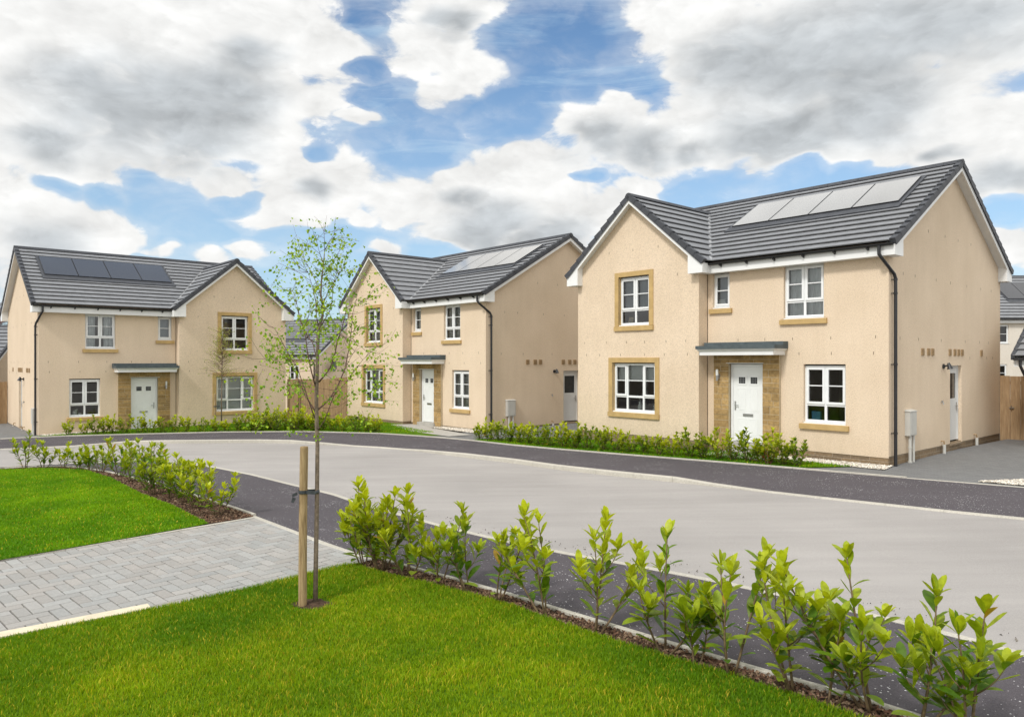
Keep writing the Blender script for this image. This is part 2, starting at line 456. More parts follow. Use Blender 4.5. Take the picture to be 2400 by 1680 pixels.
def stone_blocks(mb, f_rects, v0, v1, rng, zmax):
    """coursed rubble facing: rects (u0,u1) columns with z ranges, blocks proud of a mortar bed"""
    for (u0, u1, z0, z1) in f_rects:
        z = z0
        while z < z1-.03:
            h = min(rng.choice([.08, .115, .15, .15, .2]), z1-z)
            if z1-z-h < .05: h = z1-z
            u = u0
            while u < u1-.02:
                w = min(rng.uniform(.16, .48), u1-u)
                if u1-u-w < .1: w = u1-u
                t = rng.uniform(.75, 1.2); r = rng.uniform(-.02, .02)
                c = ((.37+r)*t, (.245+r*.7)*t, (.105+r*.3)*t)
                g = .006
                mb.box(u+g, u+w-g, v0+rng.uniform(0, .012), v1, z+g, z+h-g, c)
                u += w
            z += h

def house(name, loc, th, mirror, label, contents, seed, two_panes=True):
    rng = random.Random(seed)
    sg = 1 if mirror else -1
    f = lambda u, v, w: (sg*u, v, w)
    root = empty(name, loc, th, label, 'house', 'cream detached houses around the bend')
    mk = lambda: MB(f)
    zr = lambda v: EZ+(v+OV)*MS if v <= D_/2 else EZ+(D_+OV-v)*MS     # tile plane
    TH = .14                                                          # tile plane above the wall head
    # ---- walls
    w = mk(); ztop = EZ+OV*MS-TH
    RD = .10
    SUW = .15
    # openings (u0,u1,z0,z1)
    w4 = (1.53-.0, 2.585, 3.522-.0, 4.915); wg = (.993, 2.051, .894, 2.37); sw = (4.16, 4.691, 3.905, 4.89)
    dr = (3.10, 4.17, .2, 2.40)
    wall_grid(w, (0, 0), (1, 0), 0, a_, BZ, ztop, [w4, wg, sw, dr], RD, (0, 1))
    uw = (6.422, 7.884, 3.363, 5.143); lw = (6.208, 8.134, .747, 2.552)
    iu = (uw[0]+SUW, uw[1]-SUW, uw[2]+.15, uw[3]-.14); il = (lw[0]+SUW, lw[1]-SUW, lw[2]+.15, lw[3]-.15)
    wall_grid(w, (0, -p_), (1, 0), a_, L_, BZ, EZ+OV*MW-TH, [iu, il], .14, (0, 1))
    zg = EZ+OV*MW-TH
    w.poly([(a_, -p_, zg), (L_, -p_, zg), (UM, -p_, RW-TH)])
    w.poly([(a_, -p_, BZ), (a_, 0, BZ), (a_, 0, ztop), (a_, -p_, ztop)])
    sd = (4.02, 4.92, .235, 2.33)
    wall_grid(w, (0, 0), (0, 1), 0, D_, BZ, ztop, [sd], .14, (1, 0))
    w.poly([(0, 0, ztop), (0, D_, ztop), (0, D_/2, RZ-TH)])
    w.poly([(L_, -p_, BZ), (L_, D_, BZ), (L_, D_, ztop), (L_, 0, ztop), (L_, -p_, ztop)])
    w.poly([(L_, 0, ztop), (L_, D_, ztop), (L_, D_/2, RZ-TH)])
    w.poly([(0, D_, BZ), (L_, D_, BZ), (L_, D_, ztop), (0, D_, ztop)])
    # weep slots in two rows
    for zz, us in ((2.98, (.35, 1.3, 2.3, 3.15, 3.9, 5.3, 5.95, 6.7, 7.5, 8.3, 9.1)), (2.60, (.35, 1.3, 2.25, 5.25, 6.0, 6.8, 7.6, 8.45, 9.15)),
                   (4.88, (.3, .95, 3.2, 5.6)), (5.75, (6.3, 7.2, 8.2))):
        for u in us:
            u += rng.uniform(-.08, .08); v = -p_ if u > a_ else 0
            w.box(u-.006, u+.006, v-.003, v+.004, zz, zz+.075, mi=1)
    for zz, vs in ((4.5, (.9, 1.6, 3.0, 4.1, 5.4, 6.6, 7.5)), (2.95, (.7, 1.9, 3.3, 5.2, 6.4, 7.3)), (2.5, (5.5, 7.0, 7.7)), (5.7, (2.5, 3.6, 4.6, 5.6))):
        for v in vs:
            v += rng.uniform(-.1, .1); w.box(-.003, .004, v-.006, v+.006, zz, zz+.075, mi=1)
    # control joints
    w.box(a_-.016, a_-.002, -.012, .004, BZ, ztop-.2, mi=1)
    wo = w.build('wall', [M['render'], M['weep']], root)
    # ---- base course
    b = mk(); q = .015
    for (x0, x1, y0, y1) in ((q, 3.05, q, .2), (4.25, a_-q, q, .2), (a_+q, L_-q, -p_+q, -.2), (q, .2, .2, D_-q), (L_-.2, L_-q, -.2, D_-q), (.2, L_-.2, D_-.2, D_-q), (a_+q, a_+.2, -.2, .2)):
        b.box(x0, x1, y0, y1, -.7, BZ+.02)
    b.build('base_course', M['base'], root)
    # ---- inside: a floor and a dark partition so the rooms read as rooms
    i_ = mk(); i_.box(.1, L_-.1, .3, D_-.1, 2.55, 2.8); i_.box(.1, L_-.1, 3.2, 3.3, .1, 5.0); i_.box(.1, L_-.1, .3, D_-.1, .02, .1); i_.box(.1, L_-.1, .3, D_-.1, 5.02, 5.1)
    i_.box(3.0, 3.08, .14, 3.2, 2.8, 5.0); i_.box(5.2, 5.28, .0, 3.2, .1, 5.0); i_.box(2.6, 2.66, .3, 3.2, .1, 2.55)
    i_.build('inner_wall', M['room'], root)
    # ---- roof
    r = mk()
    run = D_/2+OV; sl = math.hypot(run, RZ-EZ); cs, sn = run/sl, (RZ-EZ)/sl
    T = lambda v: (v+OV)/cs                      # plan v -> slope distance
    ub, ue = a_-OV, L_+OV
    tt = (RW-EZ)/sn; vt = -OV+(RW-EZ)/MS
    tL = (L_+VO-L_)*0
    # main front plane, right of the valley and above the wing
    courses(r, [(-VO, 0), (ub, 0), (UM, tt), (UM, sl), (-VO, sl)], (0, -OV, EZ), (1, 0, 0), (0, cs, sn))
    tl = tt*(ue-(L_+VO))/(ue-UM)
    courses(r, [(UM, sl), (UM, tt), (L_+VO, tl), (L_+VO, sl)], (0, -OV, EZ), (1, 0, 0), (0, cs, sn))
    courses(r, [(-VO, 0), (L_+VO, 0), (L_+VO, sl), (-VO, sl)], (0, D_+OV, EZ), (1, 0, 0), (0, -cs, sn))
    runw = b_/2+OV; slw = math.hypot(runw, RW-EZ); cw, swn = runw/slw, (RW-EZ)/slw
    v0 = -p_-VO
    courses(r, [(v0, 0), (-OV, 0), (vt, slw), (v0, slw)], (ub, 0, EZ), (0, 1, 0), (cw, 0, swn))
    courses(r, [(v0, 0), (-OV, 0), (vt, slw), (v0, slw)], (ue, 0, EZ), (0, 1, 0), (-cw, 0, swn))
    ro = r.build('roof', M['roof'], root)
    # ridge tiles
    def ridge(p0, p1, side):
        rg = mk(); n = max(1, round((Vector(p1)-Vector(p0)).length/.45)); P0, P1 = Vector(p0), Vector(p1); S = Vector(side)
        for k in range(n):
            A, B = P0+(P1-P0)*(k/n), P0+(P1-P0)*((k+.985)/n); up = Vector((0, 0, 1))
            prof = [(-.13, -.035), (-.08, .045), (-.03, .075), (.03, .075), (.08, .045), (.13, -.035), (.0, -.02)]
            rg.prism([A+S*x+up*y for x, y in prof], [B+S*x+up*y for x, y in prof])
        rg.build('ridge_tiles', M['ridge'], ro)
    ridge((-VO-.03, D_/2, RZ), (L_+VO+.03, D_/2, RZ), (0, 1, 0))
    ridge((UM, v0-.03, RW), (UM, vt, RW), (1, 0, 0))
    # verge caps stepping with the courses
    def verge(O, et, nrm, out, n_, L):
        vg = mk(); O, et, nrm, out = Vector(O), Vector(et), Vector(nrm), Vector(out)
        k = 0
        while k*GA < L-.02:
            t0, t1 = k*GA, min((k+1)*GA+.03, L)
            h0, h1 = .072, .030
            A = O+et*t0; B = O+et*t1
            vg.prism([A-out*.10+nrm*h0, A+out*.035+nrm*h0, A+out*.035-nrm*.10, A-out*.10-nrm*.0], [B-out*.10+nrm*h1, B+out*.035+nrm*h1, B+out*.035-nrm*.10, B-out*.10-nrm*.0])
            k += 1
        vg.build('verge_caps', M['ridge'], ro)
    verge((-VO, -OV, EZ), (0, cs, sn), (0, -sn, cs), (-1, 0, 0), 0, sl); verge((-VO, D_+OV, EZ), (0, -cs, sn), (0, sn, cs), (-1, 0, 0), 0, sl)
    o0 = Vector((L_+VO, -OV, EZ))+Vector((0, cs, sn))*tl
    verge(o0, (0, cs, sn), (0, -sn, cs), (1, 0, 0), 0, sl-tl); verge((L_+VO, D_+OV, EZ), (0, -cs, sn), (0, sn, cs), (1, 0, 0), 0, sl)
    verge((ub, v0, EZ), (cw, 0, swn), (-swn, 0, cw), (0, -1, 0), 0, slw); verge((ue, v0, EZ), (-cw, 0, swn), (swn, 0, cw), (0, -1, 0), 0, slw)
    # valley lead
    vl = mk()
    A, B = Vector((ub, -OV, EZ)), Vector((UM, vt, RW)); d = (B-A).normalized()
    n1, n2 = Vector((0, -sn, cs)), Vector((-swn, 0, cw))
    s1 = d.cross(n1).normalized(); s1 = s1 if s1.x < 0 else -s1
    s2 = d.cross(n2).normalized(); s2 = s2 if s2.x > 0 else -s2
    up = (n1+n2).normalized()*.055
    vl.poly([A+s1*-.055+up, B+s1*-.055+up, B+up*.8, A+up*.8]); vl.poly([A+up*.8, B+up*.8, B+s2*-.055+up, A+s2*-.055+up])
    vl.build('valley_flashing', M['lead'], ro, recalc=False)
    # ---- white eaves, boxes, bargeboards
    zb = EZ-.30
    class FA:
        box = staticmethod(lambda *a: (lambda m: (m.box(*a), m.build('fascia', M['fascia'], root)))(mk()))
        prism = staticmethod(lambda *a: (lambda m: (m.prism(*a), m.build('eaves_box', M['fascia'], root)))(mk()))
    fa = FA
    fa.box(-VO+.02, a_-.02, -OV+.05, .0, zb, EZ-.03)                      # front fascia and soffit box
    fa.box(-VO+.02, L_+VO-.02, D_, D_+OV-.05, zb, EZ-.03)
    fa.box(a_-OV+.05, a_, -p_-VO+.02, -OV+.05, zb, EZ-.035); 
    def endbox(u0, u1, va, vb):
        fa.prism([(u0, va, zb-.003), (u1, va, zb-.003), (u1, vb, zb-.003), (u0, vb, zb-.003)], [(u0, va, EZ-.045), (u1, va, EZ-.045), (u1, vb, zr(vb)-.1), (u0, vb, zr(vb)-.1)])
    endbox(-VO+.003, -.002, -OV+.04, .22); endbox(L_+.002, L_+VO-.003, D_-.22, D_+OV-.04)
    fa.prism([(-VO+.003, D_-.2, zb-.003), (-.002, D_-.2, zb-.003), (-.002, D_+OV-.04, zb-.003), (-VO+.003, D_+OV-.04, zb-.003)], [(-VO+.003, D_-.2, zr(D_-.2)-.1), (-.002, D_-.2, zr(D_-.2)-.1), (-.002, D_+OV-.04, EZ-.045), (-VO+.003, D_+OV-.04, EZ-.045)])
    zw = lambda u: EZ+(u-ub)*MW if u < UM else EZ+(ue-u)*MW
    for (x0, x1) in ((ub+.04, a_+.2), (L_-.2, ue-.04)):
        fa.prism([(x0, v0+.003, zb-.003), (x1, v0+.003, zb-.003), (x1, -p_-.002, zb-.003), (x0, -p_-.002, zb-.003)],
                 [(x0, v0+.003, zw(x0)-.1), (x1, v0+.003, zw(x1)-.1), (x1, -p_-.002, zw(x1)-.1), (x0, -p_-.002, zw(x0)-.1)])
    fa.box(L_+.002, ue-.05, -p_-.004, 1.2, zb, EZ-.035)
    def barge(pA, pB, outer, inner):
        """board (outer face) and soffit under a sloping verge between two points on the tile plane"""
        A, B, O, I = Vector(pA), Vector(pB), Vector(outer), Vector(inner); dz = Vector((0, 0, 1))
        t, h = -.075, -.235; bb = mk()
        bb.prism([A+O+dz*t, A+O+dz*h, A+O*.86+I*.14+dz*h, A+O*.86+I*.14+dz*t], [B+O+dz*t, B+O+dz*h, B+O*.86+I*.14+dz*h, B+O*.86+I*.14+dz*t])
        bb.prism([A+O*.86+I*.14+dz*(h+.09), A+O*.86+I*.14+dz*(h+.06), A+I+dz*(h+.06), A+I+dz*(h+.09)], [B+O*.86+I*.14+dz*(h+.09), B+O*.86+I*.14+dz*(h+.06), B+I+dz*(h+.06), B+I+dz*(h+.09)])
        bb.build('bargeboard', M['fascia'], root)
    for (pA, pB) in (((0, .1, zr(.1)), (0, D_/2, RZ)), ((0, D_-.1, zr(.1)), (0, D_/2, RZ))):
        barge(pA, pB, (-VO, 0, 0), (0, 0, 0))
        barge((L_, pA[1], pA[2]), (L_, pB[1], pB[2]), (VO, 0, 0), (0, 0, 0))
    barge((a_+.1, -p_, zw(a_+.1)), (UM, -p_, RW), (0, -VO, 0), (0, 0, 0)); barge((L_-.1, -p_, zw(L_-.1)), (UM, -p_, RW), (0, -VO, 0), (0, 0, 0))
    # ---- gutter, brackets, downpipe
    g = mk(); pr = []
    for k in range(7):
        an = math.pi*k/6; pr.append((-OV-.02-.055*math.cos(an), EZ-.035-.06*math.sin(an)))
    for (e0, e1) in ((-VO+.02, ub+.12),):
        g.prism([(e0, y, z) for y, z in pr], [(e1, y, z) for y, z in pr])
    gu = g.build('gutter', M['black'], root)
    g2 = mk(); g2.box(L_+OV-.03, L_+OV+.07, v0+.15, 1.2, EZ-.10, EZ-.03); g2.build('gutter', M['black'], root)
    for k in range(6):
        u = .35+k*.78; gb = mk(); gb.prism([(u-.018, -OV-.08, EZ-.06), (u+.018, -OV-.08, EZ-.06), (u+.018, -OV+.05, EZ-.06), (u-.018, -OV+.05, EZ-.06)],
                                          [(u-.018, -OV-.05, EZ-.125), (u+.018, -OV-.05, EZ-.125), (u+.018, -OV+.05, EZ-.16), (u-.018, -OV+.05, EZ-.16)])
        gb.build('gutter_bracket', M['black'], gu)
    dp = mk()
    dp.tube([(.08, -OV-.03, EZ-.08), (.08, -OV-.03, EZ-.27), (.04, -OV+.02, EZ-.36), (-.06, .16, EZ-.70), (-.075, .20, EZ-.80), (-.075, .20, 2.5), (-.075, .20, -.02)], .038, 10)
    for z in (EZ-.85, 4.0, 2.35, .75): dp.tube([(-.075, .20, z), (-.075, .20, z+.05)], .046, 10); dp.box(-.07, .0, .12, .14, z+.01, z+.03); dp.box(-.085, -.06, .12, .22, z+.005, z+.035)
    dp.build('downpipe', M['black'], root)
    # ---- windows
    T_ = contents
    def sill(u0, u1, z, v=0., ov=.07, h=.14):
        s = mk(); s.prism([(u0-ov, v-.07, z-h), (u1+ov, v-.07, z-h), (u1+ov, v+.04, z-h), (u0-ov, v+.04, z-h)],
                          [(u0-ov, v-.07, z-.018), (u1+ov, v-.07, z-.018), (u1+ov, v+.04, z-.003), (u0-ov, v+.04, z-.003)])
        return s
    for nm, (u0, u1, z0, z1), cols, knd in (('w4', w4, (.5, .5), 'casement'), ('wg', wg, (.5, .5), 'casement'), ('sw', sw, (1.,), 'single')):
        wn = window(root, u0, u1, z0, z1-(.035 if nm != 'sw' else .03), RD-.01, cols, f, knd, content=T_[nm])
        sill(u0, u1, z0, ov=.09).build('stone_sill', M['sand'], wn)
    for nm, (u0, u1, z0, z1), (o0_, o1_, y0, y1), cols in (('uw', iu, uw, (.5, .5)), ('lw', il, lw, (.31, .38, .31))):
        wn = window(root, u0, u1, z0, z1-.03, -p_+.10, cols, f, 'casement', content=T_[nm])
        s = mk(); e = -p_-.028; e1 = -p_+.03
        s.box(o0_, u0, e, e1, z0, z1); s.box(u1, o1_, e, e1, z0, z1); s.box(o0_, o1_, e-.001, e1, z1, y1)
        s.prism([(o0_-.012, e-.03, y0), (o1_+.012, e-.03, y0), (o1_+.012, e1, y0), (o0_-.012, e1, y0)], [(o0_-.012, e-.03, z0-.012), (o1_+.012, e-.03, z0-.012), (o1_+.012, e1, z0), (o0_-.012, e1, z0)])
        # inner linings of the stone
        s.box(u0-.004, u0+.004, e1, -p_+.12, z0, z1); s.box(u1-.004, u1+.004, e1, -p_+.12, z0, z1)
        s.build('stone_surround', M['sand'], wn)
    # ---- porch stone, door, canopy, lamp
    st = mk(); S0, S1, SZ = 2.655, 4.60, 2.62
    stone_blocks(st, [(S0, 3.13, .02, SZ-.24), (4.13, S1, .02, SZ-.24), (S0, S1, SZ-.24, SZ)], -.10, -.02, rng, SZ)
    sf = st.build('stone_facing', M['rubble'], root)
    mo = mk(); mo.box(S0+.004, 3.126, -.088, -.003, -.5, SZ-.22); mo.box(4.134, S1-.004, -.088, -.003, -.5, SZ-.22); mo.box(S0+.004, S1-.004, -.088, -.003, SZ-.22, SZ)
    mo.build('mortar', plain_mortar, sf)
    dm = mk(); dv = .06
    u0, u1 = 3.12, 4.14
    dm.box(u0, u0+.07, dv-.02, dv+.06, .2, 2.37); dm.box(u1-.07, u1, dv-.02, dv+.06, .2, 2.37); dm.box(u0+.07, u1-.07, dv-.02, dv+.06, 2.29, 2.37)
    dm.box(u0-.02, u1+.06, -.115, -.09, 2.385, 2.40)
    dm.build('door_frame', M['pvc'], root)
    d = mk(); A_, B_ = u0+.072, u1-.072; z0, z1 = .275, 2.288
    d.box(A_, B_, dv, dv+.05, z0, z1)
    wd = B_-A_
    def panel(x0, x1, y0, y1):
        d.box(x0, x1, dv-.006, dv, y0, y0+.022); d.box(x0, x1, dv-.006, dv, y1-.022, y1); d.box(x0, x0+.022, dv-.006, dv, y0+.022, y1-.022); d.box(x1-.022, x1, dv-.006, dv, y0+.022, y1-.022)
        d.box(x0+.045, x1-.045, dv-.007, dv, y0+.045, y1-.045)
        for k in range(1, 3): x = x0+.045+(x1-x0-.09)*k/3; d.box(x-.004, x+.004, dv-.010, dv, y0+.05, y1-.05)
    for x0, x1 in ((A_+.12, A_+wd*.46), (A_+wd*.54, B_-.12)):
        panel(x0, x1, 1.08, 1.72); panel(x0, x1, .40, .90)
        d.box(x0-.0, x1+.0, dv-.012, dv, 1.80, 2.06)
    door = d.build('front_door', M['white_door'], root)
    for x0, x1 in ((A_+.12, A_+wd*.46), (A_+wd*.54, B_-.12)):
        q = mk(); q.box(x0+.045, x1-.045, dv-.015, dv-.013, 1.845, 2.015)
        q.build('door_pane', M['dark_glass'], door)
        q = mk()
        for k in range(1, 4): x = x0+.045+(x1-x0-.09)*k/4; q.box(x-.003, x+.003, dv-.019, dv-.0155, 1.845, 2.015)
        for k in (1, 2): z = 1.845+.17*k/3; q.box(x0+.045, x1-.045, dv-.0195, dv-.0158, z-.003, z+.003)
        q.build('leading', M['lead'], door)
    h = mk(); hx = B_-.055
    h.box(hx-.018, hx+.018, dv-.016, dv, 1.12, 1.36); h.tube([(hx, dv-.05, 1.25), (hx-.12, dv-.055, 1.25)], .011, 8); h.tube([(hx, dv, 1.25), (hx, dv-.05, 1.25)], .012, 8)
    h.build('handle', M['metal'], door)
    lb = mk(); cx = (A_+B_)/2; lb.box(cx-.15, cx+.15, dv-.018, dv, .965, 1.035); lb.box(cx-.115, cx+.115, dv-.024, dv-.018, .98, 1.02); lb.build('letterbox', M['metal'], door)
    stp = mk(); stp.box(3.05, 4.2, -.16, .2, -.3, .262); stp.build('door_step', M['step'], root)
    ca = mk()
    C0, C1, PF = 2.545, 4.72, -.60
    def ring(z, e): return [(C0-e, .0, z), (C0-e, PF-e, z), (C1+e, PF-e, z), (C1+e, .0, z)]
    lv = [(2.605, 0), (2.70, 0), (2.715, .015), (2.745, .05), (2.77, .055)]
    for (za, ea), (zb_, eb) in zip(lv[:-1], lv[1:]): ca.prism(ring(za, ea), ring(zb_, eb))
    cn = ca.build('canopy', M['fascia'], root)
    cr = mk(); cr.box(C0-.085, C1+.075, PF-.085, .0, 2.772, 2.86); cr.box(C0-.085, a_-.06, -.26, .0, 2.862, 2.955)
    cr.build('canopy_roof', M['felt'], cn)
    lm = mk(); lu, lvv = 4.43, -.19
    lm.box(lu-.03, lu+.03, -.115, -.10, 1.96, 2.1); lm.tube([(lu, -.11, 2.03), (lu, lvv, 2.03)], .014, 8); lm.tube([(lu, lvv, 1.91), (lu, lvv, 2.06)], .034, 12)
    la = lm.build('wall_lamp', M['metal'], root)
    ls = mk(); ls.tube([(lu, lvv, 2.061), (lu, lvv, 2.20), (lu, lvv, 2.225)], [.036, .036, .02], 12); ls.build('lamp_shade', M['china'], la)
    # ---- side wall: door, vents, lamp, meter box, pipes
    s = mk(); y0, y1 = sd[0], sd[1]
    s.box(.08, .13, y0, y0+.06, .3, 2.33); s.box(.08, .13, y1-.06, y1, .3, 2.33); s.box(.08, .13, y0+.06, y1-.06, 2.27, 2.33); s.box(.10, .14, y0+.06, y1-.06, .3, 1.43); s.box(.10, .14, y0+.06, y0+.16, 1.43, 2.27); s.box(.10, .14, y1-.16, y1-.06, 1.43, 2.27); s.box(.10, .14, y0+.16, y1-.16, 2.12, 2.27)
    so = s.build('side_door', M['grey_door'], root)
    q = mk(); q.box(.115, .12, y0+.16, y1-.16, 1.43, 2.12); q.build('door_pane', M['dark_glass'], so)
    q = mk(); q.box(.085, .10, y1-.13, y1-.09, 1.1, 1.32); q.tube([(.06, y1-.11, 1.22), (.06, y1-.24, 1.22)], .011, 8); q.tube([(.1, y1-.11, 1.22), (.06, y1-.11, 1.22)], .011, 8); q.build('handle', M['metal'], so)
    q = mk(); q.box(-.03, .14, y0-.02, y1+.02, .18, .232); q.build('side_step', M['base'], root)
    for v in (2.065, 2.46, 2.74, 4.0, 4.37, 4.67, 4.95, 6.58):
        q = mk(); q.box(-.02, .0, v-.085, v+.085, 2.59, 2.77)
        for k in range(4): z = 2.61+k*.038; q.box(-.028, -.02, v-.07, v+.07, z, z+.022)
        q.build('vent', M['vent'], root)
    q = mk(); q.tube([(-.0, 3.5, 2.31), (-.03, 3.5, 2.31)], .065, 14); q.tube([(-.03, 3.5, 2.31), (-.10, 3.5, 2.33), (-.15, 3.5, 2.28)], .025, 8)
    bl = q.build('side_lamp', M['black'], root); q = mk(); q.tube([(-.13, 3.5, 2.40), (-.16, 3.5, 2.29), (-.17, 3.5, 2.24)], [.03, .06, .075], 12); q.build('lamp_shade', M['black'], bl)
    mv = .42 if mirror else .95
    q = mk(); q.box(-.12, .0, mv, mv+.40, .66, 1.24); q.prism([(-.135, mv-.02, 1.24), (.0, mv-.02, 1.24), (.0, mv+.42, 1.24), (-.135, mv+.42, 1.24)], [(-.13, mv-.01, 1.255), (.0, mv-.01, 1.285), (.0, mv+.41, 1.285), (-.13, mv+.41, 1.255)]); q.box(-.132, -.12, mv+.03, mv+.37, .69, 1.21)
    mbx = q.build('meter_box', M['grp'], root)
    for v in (mv+.1, mv+.3):
        q = mk(); q.tube([(-.08, v, .66), (-.08, v, -.02)], .035, 10)
        if v < mv+.2: q.tube([(-.08, v, .36), (-.08, v, .39)], .045, 10); q.tube([(-.08, v, -.02), (-.08, v, .05)], .05, 10)
        q.build('cable_duct', M['grp'], mbx)
    for v in (3.38, 5.96):
        q = mk(); q.tube([(-.07, v, -.05), (-.07, v, .27)], .038, 10); q.build('waste_gully', M['grp'], root)
        q = mk(); q.tube([(.0, v-.03, .36), (-.07, v-.03, .36), (-.07, v, .27)], .018, 8); q.build('overflow_pipe', M['vent'], root)
    q = mk(); q.tube([(0, 3.36, 1.37), (-.05, 3.36, 1.37), (-.06, 3.36, 1.32)], .016, 8); q.tube([(-.03, 3.36, 1.37), (-.03, 3.36, 1.42)], .02, 8); q.build('outside_tap', M['metal'], root)
    # ---- solar panels set on a dark tray in the roof
    P0, P1, Q0, Q1 = .458, 5.216, 1.85, 3.376
    rp = lambda u, v, hh: Vector((u, -OV, EZ))+Vector((0, cs, sn))*T(v)+Vector((0, -sn, cs))*hh
    def slab(mb, u0, u1, v0_, v1_, h0, h1):
        mb.prism([rp(u0, v0_, h0), rp(u1, v0_, h0), rp(u1, v1_, h0), rp(u0, v1_, h0)], [rp(u0, v0_, h1), rp(u1, v0_, h1), rp(u1, v1_, h1), rp(u0, v1_, h1)])
    q = mk(); slab(q, P0-.09, P1+.09, Q0-.28, Q1+.06, .0, .068); q.build('panel_tray', M['ridge'], ro)
    wp = (P1-P0)/4
    for k in range(4):
        q = mk(); slab(q, P0+k*wp+.008, P0+(k+1)*wp-.008, Q0, Q1, .068, .10)
        sp = q.build('solar_panel', M['black'], root)
        q = mk(); slab(q, P0+k*wp+.022, P0+(k+1)*wp-.022, Q0+.014, Q1-.014, .1005, .103); q.build('panel_glass', M['solar'], sp)
    return root, f
plain_mortar = plain('pale_mortar', (.50, .42, .29), .95, .1, .15, 20)
M['dark_glass'] = plain('dark_glass', (.03, .033, .035), .08, .5, .2, 6)

HA = house('detached_house', (8.714, 16.978, 0), -.846, False, 'nearest detached house, on the right, its pale reflecting solar panels above the white porch',
           dict(w4='sheer', wg=None, sw='grey_roller', uw='grey_roller', lw='half_roller'), 1)
HB = house('detached_house', (-.952, 26.734, -.268), -.847, False, 'middle detached house behind the young birch, with slatted blinds in its windows',
           dict(w4='venetian', wg='venetian', sw='roller', uw='venetian', lw='venetian'), 2)
HC = house('detached_house', (-17.66, 27.38, -.601), .716, True, 'left detached house with its gable wing on the right and dark solar panels',
           dict(w4='curtains', wg=None, sw='grey_roller', uw=None, lw='roller'), 3)

def W(H, u, v, w=0.):
    """house-local (u along the front from the free corner, v back) to world"""
    o, f = H; return Matrix.Translation(o.location) @ Matrix.Rotation(o.rotation_euler.z, 4, 'Z') @ Vector(f(u, v, w))

# ------------------------------------------------------------------ things on the window boards
def on_sill(H, name, label, cat, u, v, w, build):
    o, f = H; p = W(H, u, v, w)
    mb = MB(); build(mb); ob = mb.build(name, build.mat, None, smooth=getattr(build, 'sm', False)); ob.location = p; ob.rotation_euler = (0, 0, o.rotation_euler.z)
    return tag(ob, label, cat)
def b_box(mb):
    mb.box(-.11, .11, -.05, .05, 0, .24); mb.box(-.112, .112, -.052, .052, .2, .205); mb.box(-.05, .05, -.053, -.051, .06, .14)
b_box.mat = M['blue']
on_sill(HA, 'gift_box', 'small blue box standing inside the lower front window of the right house', 'box', 1.83, .26, .945, b_box)
def b_vase(mb):
    prof = [(.05, 0), (.075, .05), (.085, .12), (.07, .2), (.045, .27), (.055, .31)]
    mb.tube([(0, 0, z) for r, z in prof], [r for r, z in prof], 14)
    rr = random.Random(4)
    for k in range(9):
        a = rr.uniform(0, 6.28); r = rr.uniform(.02, .10); z = rr.uniform(.36, .5)
        mb.tube([(0, 0, .3), (math.cos(a)*r*.6, math.sin(a)*r*.6, z-.05)], .004, 4)
        mb.tube([(math.cos(a)*r, math.sin(a)*r, z-.035), (math.cos(a)*r, math.sin(a)*r, z), (math.cos(a)*r, math.sin(a)*r, z+.03)], [.012, .035, .012], 7)
b_vase.mat = M['china']; b_vase.sm = True
on_sill(HA, 'flower_vase', 'white vase of flowers behind the large gable window of the right house', 'vase', 7.12, -.14, .92, b_vase)
def b_pot(mb):
    mb.tube([(0, 0, 0), (0, 0, .07), (0, 0, .13)], [.05, .075, .06], 12); mb.tube([(0, 0, .12), (0, 0, .2), (0, 0, .24)], [.02, .06, .02], 8)
b_pot.mat = M['china']; b_pot.sm = True
on_sill(HA, 'sill_ornament', 'round white ornament at the right of the flower vase', 'ornament', 6.58, -.14, .92, b_pot)
def b_pic(mb):
    mb.prism([(-.085, -.02, 0), (.085, -.02, 0), (.085, 0, 0), (-.085, 0, 0)], [(-.085, .04, .23), (.085, .04, .23), (.085, .06, .23), (-.085, .06, .23)])
    mb.prism([(-.05, -.012, .05), (.05, -.012, .05), (.05, -.005, .05), (-.05, -.005, .05)], [(-.05, .021, .18), (.05, .021, .18), (.05, .03, .18), (-.05, .03, .18)], mi=1)
b_pic.mat = [M['frame_wood'], M['room']]
on_sill(HA, 'picture_frame', 'small wooden picture frame in the upper gable window of the right house', 'picture frame', 7.5, -.14, 3.56, b_pic)
def b_towel(mb):
    for k in range(4): mb.box(-.13+.01*k, .12-.008*k, -.06, .06, k*.045, k*.045+.04)
b_towel.mat = M['cloth']
on_sill(HA, 'folded_towels', 'folded white towels behind the narrow upstairs window of the right house', 'towels', 4.5, .23, 3.99, b_towel)
def b_stuff(mb):
    mb.tube([(0, 0, 0), (0, 0, .16), (0, 0, .22)], [.07, .10, .05], 12); mb.tube([(.16, .02, 0), (.16, .02, .1)], [.06, .07], 10); mb.tube([(-.02, -.03, .2), (.1, -.03, .24)], .03, 8)
b_stuff.mat = M['china']; b_stuff.sm = True
on_sill(HC, 'kettle', 'white kettle inside the lower left window of the left house', 'kettle', 1.22, .24, .94, b_stuff)

